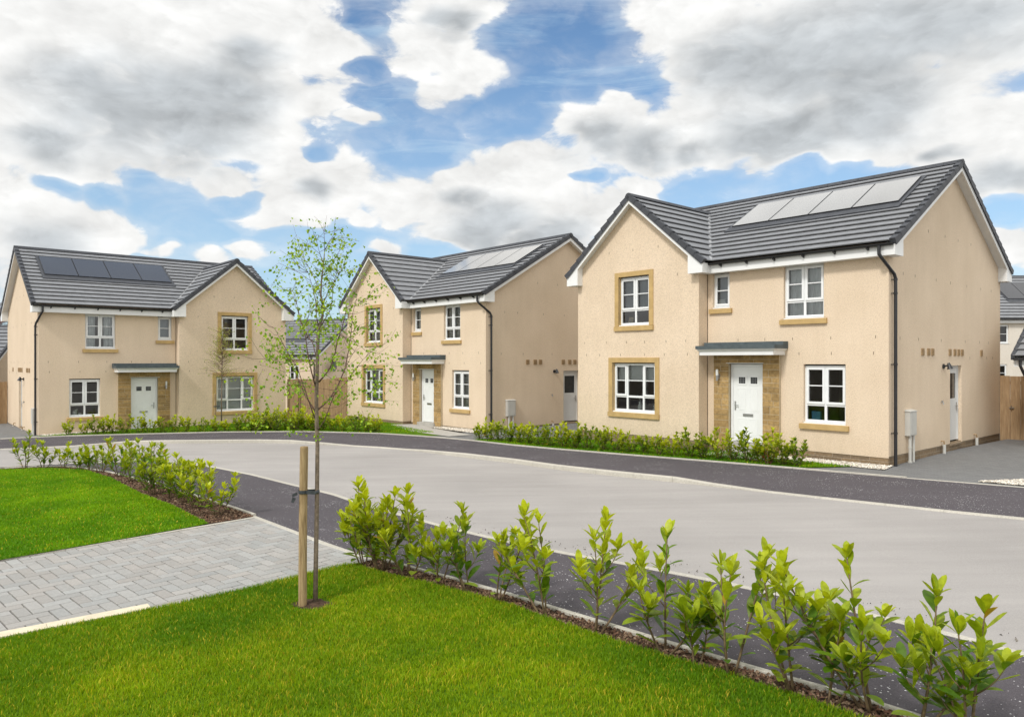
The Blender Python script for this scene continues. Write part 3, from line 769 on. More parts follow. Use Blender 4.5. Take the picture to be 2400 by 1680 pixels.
# ------------------------------------------------------------------ plainer neighbours seen in the gaps
def simple_house(name, x, y, th, w, d, z0, ez, rz, wall, label, wins, cat='house', panels=None, group=None, down=None, door=None):
    """front wall on local y = 0 from x = 0..w"""
    root = empty(name, (x, y, z0), th, label, cat, group)
    m = MB(); holes = [(a, b, c, e) for (a, b, c, e) in wins]
    ov, vo = .28, .2; ms = (rz-ez)/(d/2+ov)
    ztop = ez+ov*ms-.12
    wall_grid(m, (0, 0), (1, 0), 0, w, -2.2, ztop, holes, .09, (0, 1))
    for xx in (0, w):
        m.poly([(xx, 0, -2.2), (xx, d, -2.2), (xx, d, ztop), (xx, d/2, rz-.12), (xx, 0, ztop)])
    m.poly([(0, d, -2.2), (w, d, -2.2), (w, d, ztop), (0, d, ztop)])
    m.build('wall', wall, root)
    i_ = MB(); i_.box(.1, w-.1, 1.8, 1.9, -2, ez); i_.build('inner_wall', M['room'], root)
    r = MB(); run = d/2+ov; sl = math.hypot(run, rz-ez); cs, sn = run/sl, (rz-ez)/sl
    courses(r, [(-vo, 0), (w+vo, 0), (w+vo, sl), (-vo, sl)], (0, -ov, ez), (1, 0, 0), (0, cs, sn))
    courses(r, [(-vo, 0), (w+vo, 0), (w+vo, sl), (-vo, sl)], (0, d+ov, ez), (1, 0, 0), (0, -cs, sn))
    ro = r.build('roof', M['roof'], root)
    rg = MB()
    for k in range(int((w+2*vo)/.45)):
        u = -vo+k*.45; pf = [(-.13, -.035), (-.08, .045), (0, .075), (.08, .045), (.13, -.035)]
        rg.prism([(u, d/2+a, rz+b) for a, b in pf], [(u+.44, d/2+a, rz+b) for a, b in pf])
    rg.build('ridge_tiles', M['ridge'], ro)
    for xx in (-vo, w+vo):
        for sgn, y0 in ((1, -ov), (-1, d+ov)):
            k = 0; rg = MB()
            while k*GA < sl-.02:
                A = Vector((xx, y0+sgn*cs*k*GA, ez+sn*k*GA)); B = Vector((xx, y0+sgn*cs*min(sl, (k+1)*GA+.03), ez+sn*min(sl, (k+1)*GA+.03))); o = Vector((.05, 0, 0)); z = Vector((0, 0, 1))
                rg.prism([A-o+z*.06, A+o+z*.06, A+o-z*.09, A-o-z*.09], [B-o+z*.035, B+o+z*.035, B+o-z*.09, B-o-z*.09]); k += 1
            rg.build('verge_caps', M['ridge'], ro)
    fa = MB(); fa.box(-vo+.02, w+vo-.02, -ov+.05, 0, ez-.28, ez-.03); fa.build('fascia', M['fascia'], root); fa = MB(); fa.box(-vo+.02, w+vo-.02, d, d+ov-.05, ez-.28, ez-.03); fa.build('fascia', M['fascia'], root)
    for xx, s in ((-vo+.01, 1), (w+vo-.01, -1)):
        for sg, y0 in ((1, -ov+.04), (-1, d+ov-.04)):
            A = Vector((xx, y0, ez-.07)); B = Vector((xx, d/2, rz-.07)); o = Vector((.04*s, 0, 0)); z = Vector((0, 0, 1)); fa = MB()
            fa.prism([A, A-z*.2, A-z*.2+o, A+o], [B, B-z*.2, B-z*.2+o, B+o])
            fa.prism([A-z*.13+o, A-z*.16+o, A-z*.16+o*5, A-z*.13+o*5], [B-z*.13+o, B-z*.16+o, B-z*.16+o*5, B-z*.13+o*5])
            fa.build('bargeboard', M['fascia'], root)
    g = MB(); g.box(-vo+.02, w+vo-.02, -ov-.08, -ov+.03, ez-.10, ez-.025); gu = g.build('gutter', M['black'], root)
    if down is not None:
        q = MB(); q.tube([(down, -ov-.02, ez-.09), (down, -ov-.02, ez-.25), (down+.08, -.06, ez-.6), (down+.08, -.06, -1.5)], .04, 8); q.build('downpipe', M['black'], root)
    for (a, b, c, e) in wins:
        wn = window(root, a, b, c, e, .06, (.5, .5) if b-a > .7 else (1.,), None, 'single')
    if panels:
        u0, u1, n = panels
        rp = lambda u, t, hh: Vector((u, -ov, ez))+Vector((0, cs, sn))*t+Vector((0, -sn, cs))*hh
        def slab(mb, a, b, t0, t1, h0, h1): mb.prism([rp(a, t0, h0), rp(b, t0, h0), rp(b, t1, h0), rp(a, t1, h0)], [rp(a, t0, h1), rp(b, t0, h1), rp(b, t1, h1), rp(a, t1, h1)])
        q = MB(); slab(q, u0-.08, u1+.08, sl*.36, sl*.82, 0, .068); q.build('panel_tray', M['ridge'], ro)
        for k in range(n):
            wq = (u1-u0)/n; q = MB(); slab(q, u0+k*wq+.01, u0+(k+1)*wq-.01, sl*.42, sl*.80, .068, .10); sp = q.build('solar_panel', M['black'], root)
            q = MB(); slab(q, u0+k*wq+.025, u0+(k+1)*wq-.025, sl*.42+.015, sl*.80-.015, .1005, .103); q.build('panel_glass', M['solar'], sp)
    if door:
        q = MB(); q.box(door[0], door[1], -.02, .03, -.2, 2.1)
        for k in range(1, 8): z = .0+k*.26; q.box(door[0]+.05, door[1]-.05, -.028, -.02, z-.01, z+.01)
        q.build('garage_door', M['grey_door'], root)
    return root
# pale house far behind the gate, half hidden by the right house
simple_house('background_house', 27.2, 45., .0, 11.5, 7.4, .25, 5.05-.25, 8.05-.25, M['render_pale'], 'pale rendered house with solar panels, behind the gate and garage at right',
             [(2.6, 3.25, 3.25, 4.42), (2.45, 3.15, .9, 2.0), (6.2, 7.2, 3.2, 4.4), (6.2, 7.2, .9, 2.1)], panels=(4.1, 9., 4), group='houses in the gaps')
# house beyond the fence, down the slope
bh = simple_house('background_house', -22.6, 56.0, -.42, 9.6, 7.6, -2.35, 5.22, 7.95, M['render'], 'peach rendered house with satellite dish, beyond the fence between two nearer houses',
             [(7.1, 8.0, 3.4, 4.5), (3.4, 4.4, 3.4, 4.5)], panels=(2.6, 7.4, 4), group='houses in the gaps', down=9.3)
q = MB(); c = Vector((9.75, 1.3, 4.45)); ring = [(c.x+.28, c.y+.4*math.cos(k*math.pi/8), c.z+.4*math.sin(k*math.pi/8)) for k in range(16)]
q.add(ring+[(c.x+.16, c.y, c.z), (c.x+.19, c.y, c.z)], [(k, (k+1) % 16, 16) for k in range(16)]+[((k+1) % 16, k, 17) for k in range(16)]); q.tube([(9.6, c.y, c.z-.3), (c.x+.15, c.y, c.z)], .03, 8); q.tube([(c.x+.25, c.y-.3, c.z-.25), (c.x+.55, c.y, c.z)], .015, 6)
q.build('satellite_dish', M['dish'], bh)
# garages
def hloc(H, e, v):
    o = H[0]; ex = Vector((math.cos(o.rotation_euler.z), math.sin(o.rotation_euler.z))); ey = Vector((-ex.y, ex.x)); p = Vector(o.location[:2])+ex*e+ey*v; return p
p = hloc(HA, 1.05, 6.6)
simple_house('garage', p.x, p.y, -.846, 3.4, 5.8, .05, 2.52, 4.5, M['render'], 'cream garage with dark tiled roof at the right edge beside the timber gate', [], 'garage', group='single garages', down=-.02, door=(.5, 2.9))
p = hloc(HC, -1.4, 9.4)
simple_house('garage', p.x-4.2*math.cos(.2)+.3, p.y-.5, .2, 4.6, 5.8, -.42, 2.62, 4.6, M['render'], 'garage half hidden behind the left house at the left edge', [], 'garage', group='single garages', down=3.75, door=(.8, 3.2))

# ------------------------------------------------------------------ fences
def board_fence(name, p0, p1, ztop, label, cat, posts=(), rails=True, seed=5, step=None, latch=None):
    p0, p1 = Vector(p0), Vector(p1); L = (p1-p0).length; th = math.atan2(p1.y-p0.y, p1.x-p0.x)
    z0 = G(p0.x, p0.y)-.1; rr = random.Random(seed)
    root = empty(name, (p0.x, p0.y, z0), th, label, cat)
    m = MB(); x = 0.; k = 0; H = ztop-z0
    while x < L-.02:
        w = min(.145, L-x); y = (-.012 if k % 2 else .008)+rr.uniform(-.003, .003)
        hh = H+rr.uniform(-.012, .012)+(step(x) if step else 0)
        m.box(x+.007, x+w-.007, y, y+.02, .06, hh); x += w*.93; k += 1
    m.build('boards', M['wood'], root)
    r = MB()
    for z in (.35, H*.55, H-.25): r.box(0, L, .03, .075, z, z+.09)
    r.build('rail', M['wood'], root)
    for px in posts:
        r = MB(); r.box(px-.05, px+.05, -.12, -.02, 0, H+.05); r.build('post', M['wood'], root)
    if latch:
        r = MB(); r.box(latch-.02, latch+.10, -.05, -.015, H*.52, H*.52+.03); r.tube([(latch+.04, -.05, H*.5), (latch+.04, -.05, H*.56)], .012, 6); r.build('latch', M['metal'], root)
    return root
board_fence('board_fence', (-10.25, 33.45), (-7.45, 33.75), 1.62, 'tall brown timber fence closing the gap between the left and middle houses', 'fence', (.45,), step=lambda x: .10*max(0, x-1.6)/1.2)
p0 = hloc(HA, .02, 8.25); p1 = hloc(HA, 1.35, 8.25)
board_fence('timber_gate', p0, p1, G(p0.x, p0.y)+1.92, 'upright board timber gate between the right house and its garage', 'gate', (), seed=8, latch=.28)
p0 = hloc(HC, -1.9, 8.3); p1 = hloc(HC, -.02, 8.3)
board_fence('timber_gate', p0, p1, 1.50, 'narrow timber gate beside the left house at the left edge', 'gate', (.1,), seed=9, latch=1.0)

# ------------------------------------------------------------------ ground
far_kerb = [(-30., 17.4), (-22., 21.2), (-16.53, 23.7), (-14.58, 24.44), (-13.91, 24.66), (-12.88, 24.95), (-11.5, 24.98), (-10.28, 24.93), (-8.66, 24.83), (-7.44, 24.52), (-6.12, 23.9), (-5.1, 23.4), (-4.12, 22.86), (-3.34, 22.33), (-2.68, 21.78), (-1.36, 20.4), (0.0, 19.12), (1.04, 17.95), (1.95, 17.12), (2.72, 16.47), (3.47, 15.87), (4.16, 15.28), (5.04, 14.48), (5.79, 13.8), (6.64, 13.08), (7.34, 12.48), (8.25, 11.78), (16., 6.), (30., -4.5)]
far_up = [.025]*4+[.06]+[.11]*5+[.07]+[.03]*3+[.06]+[.11]*6+[.06]+[.025]*7
far_back = [(-30., 20.4), (-24., 23.3), (-18.2, 26.09), (-17.42, 26.55), (-16.38, 26.95), (-13.55, 27.38), (-10.94, 27.72), (-8.03, 27.55), (-6.92, 27.2), (-4.77, 26.4), (-3.11, 25.25), (-2.17, 24.5), (-1.37, 23.75), (0.0, 22.25), (1.23, 21.14), (3.22, 19.52), (4.93, 18.18), (6.46, 16.92), (7.4, 16.1), (8.27, 15.38), (9.89, 14.1), (18., 7.9), (32., -2.6)]
near_kerb = [(-30., 13.0), (-20., 17.0), (-13.5, 19.36), (-12.53, 19.67), (-11.66, 19.92), (-10.6, 20.05), (-9.5, 19.95), (-8.51, 19.45), (-7.5, 18.72), (-6.11, 17.42), (-4.63, 15.83), (-3.98, 15.17), (-3.45, 14.6), (-3.04, 14.05), (-2.6, 13.46), (-1.55, 12.28), (-1.0, 11.66), (0.0, 10.65), (.8, 9.97), (1.7, 9.28), (2.4, 8.7), (3.1, 8.05), (3.75, 7.4), (4.3, 6.75), (4.75, 6.1), (5.7, 4.6), (8., 0.), (11., -8.)]
near_edge = [(-30., 11.9), (-20., 15.8), (-12.91, 18.45), (-12.1, 18.65), (-11.4, 18.66), (-10.79, 18.4), (-9.6, 17.55), (-8.2, 16.3), (-6.8, 14.95), (-5.09, 13.2), (-4.31, 12.37), (-3.27, 11.19), (-2.67, 10.5), (-2.16, 9.96), (-1.75, 9.57), (-1.17, 9.04), (-.59, 8.53), (.04, 7.94), (.49, 7.49), (.93, 7.06), (1.24, 6.75), (1.8, 6.2), (2.19, 5.83), (2.56, 5.5), (2.85, 5.2), (4.2, 3.7), (6.5, -.2), (9.5, -8.)]
def sheet(name, pts, dz, m, zf=None, kind='structure', lift=None):
    mb = MB(); mb.poly([(x, y, (zf[i] if zf else G(x, y)+dz)+(lift(x, y) if lift else 0)) for i, (x, y) in enumerate(pts)])
    o = mb.build(name, m, None, recalc=False, tri=True); me = o.data
    if sum(p.normal.z for p in me.polygons) < 0: me.flip_normals()
    o['kind'] = kind; return o
# terrain: a fine middle and a coarse rim that reaches the horizon
tm = MB(); xs = [-900, -400, -180, -90]+list(range(-60, 61, 3))+[90, 180, 400, 900]; ys = [-300, -120, -60]+list(range(-30, 97, 3))+[130, 200, 400, 1200]
idx = {}; V = []; F = []
for j, y in enumerate(ys):
    for i, x in enumerate(xs): idx[i, j] = len(V); V.append((x, y, G(x, y)-.17))
for j in range(len(ys)-1):
    for i in range(len(xs)-1): F.append((idx[i, j], idx[i+1, j], idx[i+1, j+1], idx[i, j+1]))
tm.add(V, F); tm.build('ground', M['earth'], None, recalc=False)['kind'] = 'structure'
RL = -.10
KO = lambda pts, d: [ (Vector(p)+ (lambda t: Vector((-t.y, t.x))*d)((Vector(pts[min(i+1, len(pts)-1)])-Vector(pts[max(i-1, 0)])).normalized())) for i, p in enumerate(pts)]
fk_in = KO(far_kerb, .125); nk_in = KO(near_kerb, -.125)
NU = .055
sheet('road', far_kerb+near_kerb[::-1], RL, M['road'])
sheet('far_footway', [tuple(p) for p in fk_in]+far_back[::-1], 0, M['footway'], [G(*p)+RL+h-.004 for p, h in zip(far_kerb, far_up)]+[G(*p) for p in far_back[::-1]])
sheet('near_footway', [tuple(p) for p in nk_in]+near_edge[::-1], 0, M['footway'], [G(*p)+RL+NU-.004 for p in near_kerb]+[G(*p) for p in near_edge[::-1]])
def dens(pts, vals, step=.915):
    out = []; 
    for i in range(len(pts)-1):
        A, B = Vector(pts[i]), Vector(pts[i+1]); n = max(1, round((B-A).length/step))
        for k in range(n): t = k/n; out.append((A+(B-A)*t, vals[i]+(vals[i+1]-vals[i])*t))
    out.append((Vector(pts[-1]), vals[-1])); return out
def kerb(name, pts, ups, side):
    m = MB(); d = dens(pts, ups); P = [tuple(q[0]) for q in d]; inn = KO(P, .125*side)
    for i in range(len(P)-1):
        g = .006; A, B = Vector(P[i]), Vector(P[i+1]); IA, IB = inn[i], inn[i+1]; t = (B-A).normalized()*g/2
        for (o, z, ii) in ((1, 0, 0),):
            za, zb = G(*P[i])+RL, G(*P[i+1])+RL
            ha, hb = d[i][1], d[i+1][1]; ch = .018
            def ring_(p, q, z, h):
                u = (q-p).normalized()
                return [(p.x, p.y, z-.05), (p.x, p.y, z+h-ch), (p.x+u.x*ch, p.y+u.y*ch, z+h), (q.x, q.y, z+h), (q.x, q.y, z-.05)]
            m.prism(ring_(A+t, IA+t, za, ha), ring_(B-t, IB-t, zb, hb))
    o = m.build(name, M['kerb']); o['kind'] = 'structure'; return o
kerb('kerb', far_kerb, far_up, 1); kerb('kerb', near_kerb, [NU]*len(near_kerb), -1)
def edging(name, pts, w, h, side):
    m = MB(); d = dens(pts, [0]*len(pts)); P = [tuple(q[0]) for q in d]; inn = KO(P, w*side)
    for i in range(len(P)-1):
        A, B, IA, IB = Vector(P[i]), Vector(P[i+1]), inn[i], inn[i+1]; t = (B-A).normalized()*.003
        z0, z1 = G(*P[i]), G(*P[i+1])
        f4 = lambda p, q, z: [(p.x, p.y, z-.08), (p.x, p.y, z+h-.008), (p.x*.85+q.x*.15, p.y*.85+q.y*.15, z+h), (q.x*.85+p.x*.15, q.y*.85+p.y*.15, z+h), (q.x, q.y, z+h-.008), (q.x, q.y, z-.08)]
        m.prism(f4(A+t, IA+t, z0), f4(B-t, IB-t, z1))
    o = m.build(name, M['kerb']); o['kind'] = 'structure'; return o
edging('path_edging', far_back[:20], .055, .035, 1)
edging('path_edging', far_back[19:], .055, .012, 1)
edging('path_edging', near_edge[:11], .055, .05, -1)
edging('path_edging', near_edge[10:15], .09, .012, -1)
edging('path_edging', [(-4.31, 12.25), (-4.6, 11.94), (-5.7, 10.82), (-6.8, 9.70), (-10., 6.44), (-13., 3.4)], .05, .022, 1)
edging('path_edging', near_edge[14:], .055, .045, -1)
E = near_edge
# planting beds
lbed = [(-20., 15.6), (-12.9, 18.12), (-11.5, 18.28), (-10.37, 17.9), (-9.03, 16.54), (-7.34, 14.53), (-6.19, 13.32), (-5.2, 12.14), (-4.86, 11.74)]
sheet('planting_bed', [tuple(p) for p in KO(E, -.05)[1:11]]+[(-4.3, 12.28)]+lbed[::-1], .012, M['soil'])
bed = [(-1.95, 9.27), (-1.79, 9.05), (-1.31, 8.66), (-.88, 8.36), (-.37, 7.94), (.04, 7.58), (.28, 7.3), (.77, 6.79), (1.32, 6.27), (1.79, 5.85), (2.07, 5.58), (2.3, 5.33), (3.5, 4.1), (5.6, .8)]
sheet('planting_bed', [tuple(p) for p in KO(E, -.05)[14:27]]+bed[::-1], .012, M['soil'])
# lawns
LL = .03
lawn_near = [(-1.93, 9.24)]+bed[1:]+[(3., -3.), (-8., -3.), (-9., 3.6), (-4.79, 6.84), (-3.75, 7.63), (-3.36, 7.98), (-3.0, 8.3), (-2.72, 8.58), (-2.4, 8.92), (-2.1, 9.22)]
sheet('lawn', lawn_near, LL, M['lawn'])
lawn_left = lbed[1:]+[(-4.95, 11.58), (-5.63, 10.84), (-6.24, 10.2), (-6.71, 9.70), (-10., 6.2), (-18., 10.), (-20., 15.6)]
sheet('lawn', lawn_left, LL, M['lawn'])
def WA(H, *uv): return [tuple(W(H, u, v)[:2]) for u, v in uv]
FBi = [tuple(p) for p in KO(far_back, .10)]
riseA = lambda x, y: .16*max(0., min(1., ((y-18.8)-(5.5-x)*.2)/5.5))
lawnA = FBi[12:18]+[(8.05, 17.03)]+WA(HA, (.9, -.55), (2.6, -.55), (2.7, -.12), (4.86, -.12), (4.86, -p_), (L_, -p_), (L_+.6, -p_))+[(.6, 24.35)]
sheet('lawn', lawnA, .015, M['lawn'], lift=lambda x, y: 0)
lawnB = FBi[5:10]+[(-3.2, 25.5), (-2.2, 25.3)]+WA(HB, (.9, -1.55), (5.1, -.85), (4.9, -p_), (L_, -p_))+[(-7.6, 33.6), (-10.2, 33.4)]+WA(HC, (L_, -p_), (a_, -p_), (a_, 0), (2.6, -.12), (2.5, -.5), (.35, -.5))+FBi[3:5]
sheet('lawn', lawnB, .015, M['lawn'])
# grey paved drives, paths, gravel
sheet('house_driveway', [far_back[17], far_back[18], far_back[19], far_back[20], (18., 7.9), (30., 18.), (20., 29.)]+WA(HA, (-.3, 9.5), (.3, .3), (.3, -.3), (.9, -.6))+[(8.05, 17.03)], .004, M['greypave'])
sheet('house_driveway', far_back[9:13]+[FBi[12], (.5, 24.4)]+WA(HA, (L_, -.3), (L_, 8.))+WA(HB, (-.1, 9), (.3, .3), (.3, -1.8))+[(-2.2, 25.3), (-3.2, 25.5)], .004, M['greypave'])
sheet('house_driveway', [far_back[0], far_back[1], far_back[2], far_back[3]]+WA(HC, (.35, -.5), (.3, .3), (.3, 9.), (-7., 9.))+[(-34., 26.)], .004, M['greypave'])
sheet('garden_path', WA(HB, (4.6, .1), (5.25, -.8), (2., -1.9), (-.5, -2.05), (-.7, -1.2), (2.7, -.55), (2.75, .1)), .024, M['step'])
sheet('garden_path', WA(HA, (4.4, .1), (4.4, -1.1), (2.6, -1.1), (2.62, .1)), .024, M['step'])
def strip(name, H, pts): return sheet(name, WA(H, *pts), .02, M['gravel'])
gr_polys = [WA(HA, (-.05, .1), (-.15, -.62), (1., -.62), (2.6, -.5), (2.6, .1)), WA(HB, (.05, .1), (-.2, -.75), (2.6, -.5), (2.6, .1)), WA(HC, (.05, .1), (.1, -.55), (2.6, -.5), (2.6, .1)), [(9.38, 14.8), (10.34, 14.9), (12., 14.2), (11.6, 13.2), (9.95, 14.25)]]
for gp in gr_polys: sheet('gravel_strip', gp, .018, M['gravel'])

# ---- block paved drive in the foreground, laid in herringbone
drive = [(-4.25, 12.2), (-1.80, 9.55), (-1.90, 9.27), (-3.9, 7.42), (-9., 3.2), (-14., 6.), (-9.2, 6.9)]
drive = [(-4.25, 12.24), (-1.79, 9.56), (-3.70, 7.60), (-8.6, 3.0), (-13.5, 3.3)]
def conv_clip(poly, hull):
    """clip poly by a convex hull (any orientation)"""
    c = Vector((sum(p[0] for p in hull)/len(hull), sum(p[1] for p in hull)/len(hull)))
    for i in range(len(hull)):
        A, B = Vector(hull[i]), Vector(hull[(i+1) % len(hull)]); d = B-A; n = Vector((-d.y, d.x))
        if n.dot(c-A) < 0: n = -n
        out = []
        for k in range(len(poly)):
            p, q_ = Vector(poly[k]), Vector(poly[(k+1) % len(poly)]); dp, dq = n.dot(p-A), n.dot(q_-A)
            if dp >= 0: out.append(p)
            if (dp >= 0) != (dq >= 0): out.append(p+(q_-p)*(dp/(dp-dq)))
        poly = out
        if len(poly) < 3: return []
    return poly
sheet('driveway_bed', drive, -.012, M['joint'])
dv_ = MB(); ax = Vector((.700, .714)); ay = Vector((-.714, .700)); o0 = Vector((-3.0, 9.6)); s = .14; sp_ = .16; rr = random.Random(3)
for i in range(-90, 60):
    for j in range(-60, 60):
        k = (i-j) % 4
        if k == 0: w_, h_ = 2, 1; 
        elif k == 3: w_, h_ = 1, 2
        else: continue
        g = .0065
        P = [(i*s+g, j*sp_+g), ((i+w_)*s-g, j*sp_+g), ((i+w_)*s-g, (j+h_)*sp_-g), (i*s+g, (j+h_)*sp_-g)]
        P = [o0+ax*x+ay*y for x, y in P]
        c = P[0]
        if c.x < -10.5 or c.y < 4.5: continue
        Q = conv_clip(P, drive)
        if len(Q) < 3: continue
        t = rr.uniform(.90, 1.08); r = rr.uniform(-.010, .012); colr = ((.345+r)*t, .335*t, (.315-r*.6)*t)
        ctr = sum((Vector(q_) for q_ in Q), Vector((0, 0)))/len(Q); zz = rr.uniform(-.0015, .0015)
        base = [(q_.x, q_.y, G(q_.x, q_.y)-.03) for q_ in Q]; mid_ = [(q_.x, q_.y, G(q_.x, q_.y)+.001+zz) for q_ in Q]
        ins = [q_+(ctr-q_).normalized()*.006 for q_ in Q]; top = [(q_.x, q_.y, G(q_.x, q_.y)+.006+zz) for q_ in ins]
        n = len(Q)
        dv_.add(base+mid_+top, [(a, (a+1) % n, n+(a+1) % n, n+a) for a in range(n)]+[(n+a, n+(a+1) % n, 2*n+(a+1) % n, 2*n+a) for a in range(n)]+[tuple(range(2*n, 3*n))], colr)
o = dv_.build('driveway', M['pavers']); o['kind'] = 'structure'
# pale stone edging along the drive
kb = MB()
P0, P1 = Vector((-3.86, 7.78)), Vector((-9.2, 3.75)); tdir = (P1-P0).normalized(); nrm = Vector((-tdir.y, tdir.x)); nrm = nrm if nrm.y < 0 else -nrm
L_k = (P1-P0).length; x = 0
while x < L_k:
    A, B = P0+tdir*(x+.003), P0+tdir*min(x+.915, L_k); w = .185
    f4 = lambda p: [(p.x, p.y, G(p.x, p.y)-.05), (p.x, p.y, G(p.x, p.y)+.036), (p.x+nrm.x*.012, p.y+nrm.y*.012, G(p.x, p.y)+.046), (p.x+nrm.x*w, p.y+nrm.y*w, G(p.x, p.y)+.046), (p.x+nrm.x*w, p.y+nrm.y*w, G(p.x, p.y)-.05)]
    kb.prism(f4(A), f4(B)); x += .915
M['palestone'] = plain('pale_sandstone', (.66, .58, .43), .9, .15, .1, 12, bmp=.2)
o = kb.build('driveway_kerb', M['palestone']); o['kind'] = 'structure'

# ------------------------------------------------------------------ scatter: grass, bark chips, gravel
def in_poly(px, py, poly):
    n = len(poly); ins = np.zeros(len(px), bool); j = n-1
    for i in range(n):
        xi, yi = poly[i]; xj, yj = poly[j]
        c = ((yi > py) != (yj > py)) & (px < (xj-xi)*(py-yi)/(yj-yi+1e-12)+xi)
        ins ^= c; j = i
    return ins
def vnoise(x, y, sc, seed):
    r = np.random.RandomState(seed); T = r.rand(64, 64)
    x = x*sc+100; y = y*sc+100; xi = np.floor(x).astype(int); yi = np.floor(y).astype(int); fx = x-xi; fy = y-yi
    fx = fx*fx*(3-2*fx); fy = fy*fy*(3-2*fy); g = lambda a, b: T[a % 64, b % 64]
    return (g(xi, yi)*(1-fx)+g(xi+1, yi)*fx)*(1-fy)+(g(xi, yi+1)*(1-fx)+g(xi+1, yi+1)*fx)*fy
def grass(name, poly, dens_f, h, seed, bbox, holes=(), dz=LL, label=None, wid=.0027, straw=.08, tone=np.array([1., 1., 1.])):
    r = np.random.RandomState(seed); x0, x1, y0, y1 = bbox; n = int((x1-x0)*(y1-y0)*dens_f)
    x = r.uniform(x0, x1, n); y = r.uniform(y0, y1, n)
    keep = in_poly(x, y, poly)
    for (hx, hy, hr) in holes: keep &= ((x-hx)/hr)**2+((y-hy)/(hr))**2 > (.6+.8*r.rand(n))
    x, y = x[keep], y[keep]; n = len(x)
    cl = vnoise(x, y, 2.2, seed+1); cl2 = vnoise(x, y, .7, seed+2); fine = vnoise(x, y, 9, seed+3)
    hh = h*(.55+.6*r.rand(n))*(.75+.5*fine)*(.85+.3*cl)
    a = r.uniform(0, 2*np.pi, n); lean = hh*(.15+.75*r.rand(n)**1.5); la = r.uniform(0, 2*np.pi, n)
    w = wid*(.7+.6*r.rand(n))
    z = GX*x+G0+dz
    wx, wy = np.cos(a)*w, np.sin(a)*w; lx, ly = np.cos(la)*lean, np.sin(la)*lean
    V = np.empty((n, 5, 3)); zeros = z-.004
    V[:, 0] = np.stack([x-wx, y-wy, zeros], 1); V[:, 1] = np.stack([x+wx, y+wy, zeros], 1)
    V[:, 2] = np.stack([x-wx*.8+lx*.3, y-wy*.8+ly*.3, z+hh*.58], 1); V[:, 3] = np.stack([x+wx*.8+lx*.3, y+wy*.8+ly*.3, z+hh*.58], 1)
    V[:, 4] = np.stack([x+lx, y+ly, z+hh], 1)
    b = np.arange(n)*5
    quads = np.stack([b, b+1, b+3, b+2], 1); tris = np.stack([b+2, b+3, b+4], 1)
    g1 = np.array([.100, .225, .001])*tone; g2 = np.array([.315, .435, .003])*tone; ys = np.array([.66, .52, .04])
    t = np.clip(-.05+.8*cl2+.5*(r.rand(n)-.3)+.45*(cl-.5), 0, 1)[:, None]
    c = g1*(1-t)+g2*t
    s_ = (r.rand(n) < straw*(.3+1.4*cl))[:, None]; c = np.where(s_, ys*(.6+.6*r.rand(n)[:, None]), c)
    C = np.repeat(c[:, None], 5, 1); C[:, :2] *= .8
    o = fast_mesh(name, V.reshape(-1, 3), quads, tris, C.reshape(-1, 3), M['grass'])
    tag(o, label, 'grass', kind='stuff'); return o
TREE = (-2.08, 7.75)
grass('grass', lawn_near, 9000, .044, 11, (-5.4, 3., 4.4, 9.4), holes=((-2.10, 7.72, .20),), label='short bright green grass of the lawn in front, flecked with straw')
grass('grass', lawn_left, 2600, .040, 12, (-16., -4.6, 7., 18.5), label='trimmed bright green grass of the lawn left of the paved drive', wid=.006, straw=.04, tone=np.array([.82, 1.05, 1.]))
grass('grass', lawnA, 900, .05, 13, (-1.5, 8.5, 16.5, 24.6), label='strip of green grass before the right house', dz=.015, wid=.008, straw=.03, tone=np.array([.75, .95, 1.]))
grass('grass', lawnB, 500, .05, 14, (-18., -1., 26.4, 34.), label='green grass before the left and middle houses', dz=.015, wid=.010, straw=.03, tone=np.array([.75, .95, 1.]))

def chips(name, poly, n, bbox, seed, cols, size, label, m, dz=.014):
    r = np.random.RandomState(seed); x0, x1, y0, y1 = bbox
    x = r.uniform(x0, x1, n); y = r.uniform(y0, y1, n); k = in_poly(x, y, poly); x, y = x[k], y[k]; n = len(x)
    a = r.uniform(0, 6.28, n); l = size*(.4+r.rand(n)); w = l*(.25+.3*r.rand(n)); ti = r.uniform(-.5, .5, n)*l; ro = r.uniform(-.4, .4, n)*w
    z = GX*x+G0+dz+.008+r.rand(n)*.012
    V = np.empty((n, 5, 3))
    for i, (sx, sy) in enumerate(((-1, -1), (1, -1), (1, 1), (-1, 1))):
        V[:, i] = np.stack([x+np.cos(a)*l*sx-np.sin(a)*w*sy, y+np.sin(a)*l*sx+np.cos(a)*w*sy, z+ti*sx+ro*sy-.006], 1)
    V[:, 4] = np.stack([x, y, z+w*.9+.003], 1)
    b = np.arange(n)*5
    tris = np.concatenate([np.stack([b+i, b+(i+1) % 4, b+4], 1) for i in range(4)])
    c = np.array(cols)[r.randint(0, len(cols), n)]*(.6+.7*r.rand(n)[:, None])
    o = fast_mesh(name, V.reshape(-1, 3), np.zeros((0, 4), int), tris, np.repeat(c[:, None], 5, 1).reshape(-1, 3), m)
    o.data.polygons.foreach_set('use_smooth', np.zeros(len(o.data.polygons), bool))
    tag(o, label, 'mulch' if 'mulch' in name else name, kind='stuff')
bc = [(.12, .07, .045), (.19, .12, .075), (.08, .05, .035), (.26, .18, .12), (.14, .075, .05)]
bedpoly = [tuple(p) for p in KO(E, -.05)[14:27]]+bed[::-1]; lbedpoly = [tuple(p) for p in KO(E, -.05)[1:11]]+[(-4.3, 12.28)]+lbed[::-1]
chips('bark_mulch', bedpoly, 60000, (-2.1, 3.6, 4., 9.6), 21, bc, .016, 'brown bark mulch under the nearest laurel row', M['chip'])
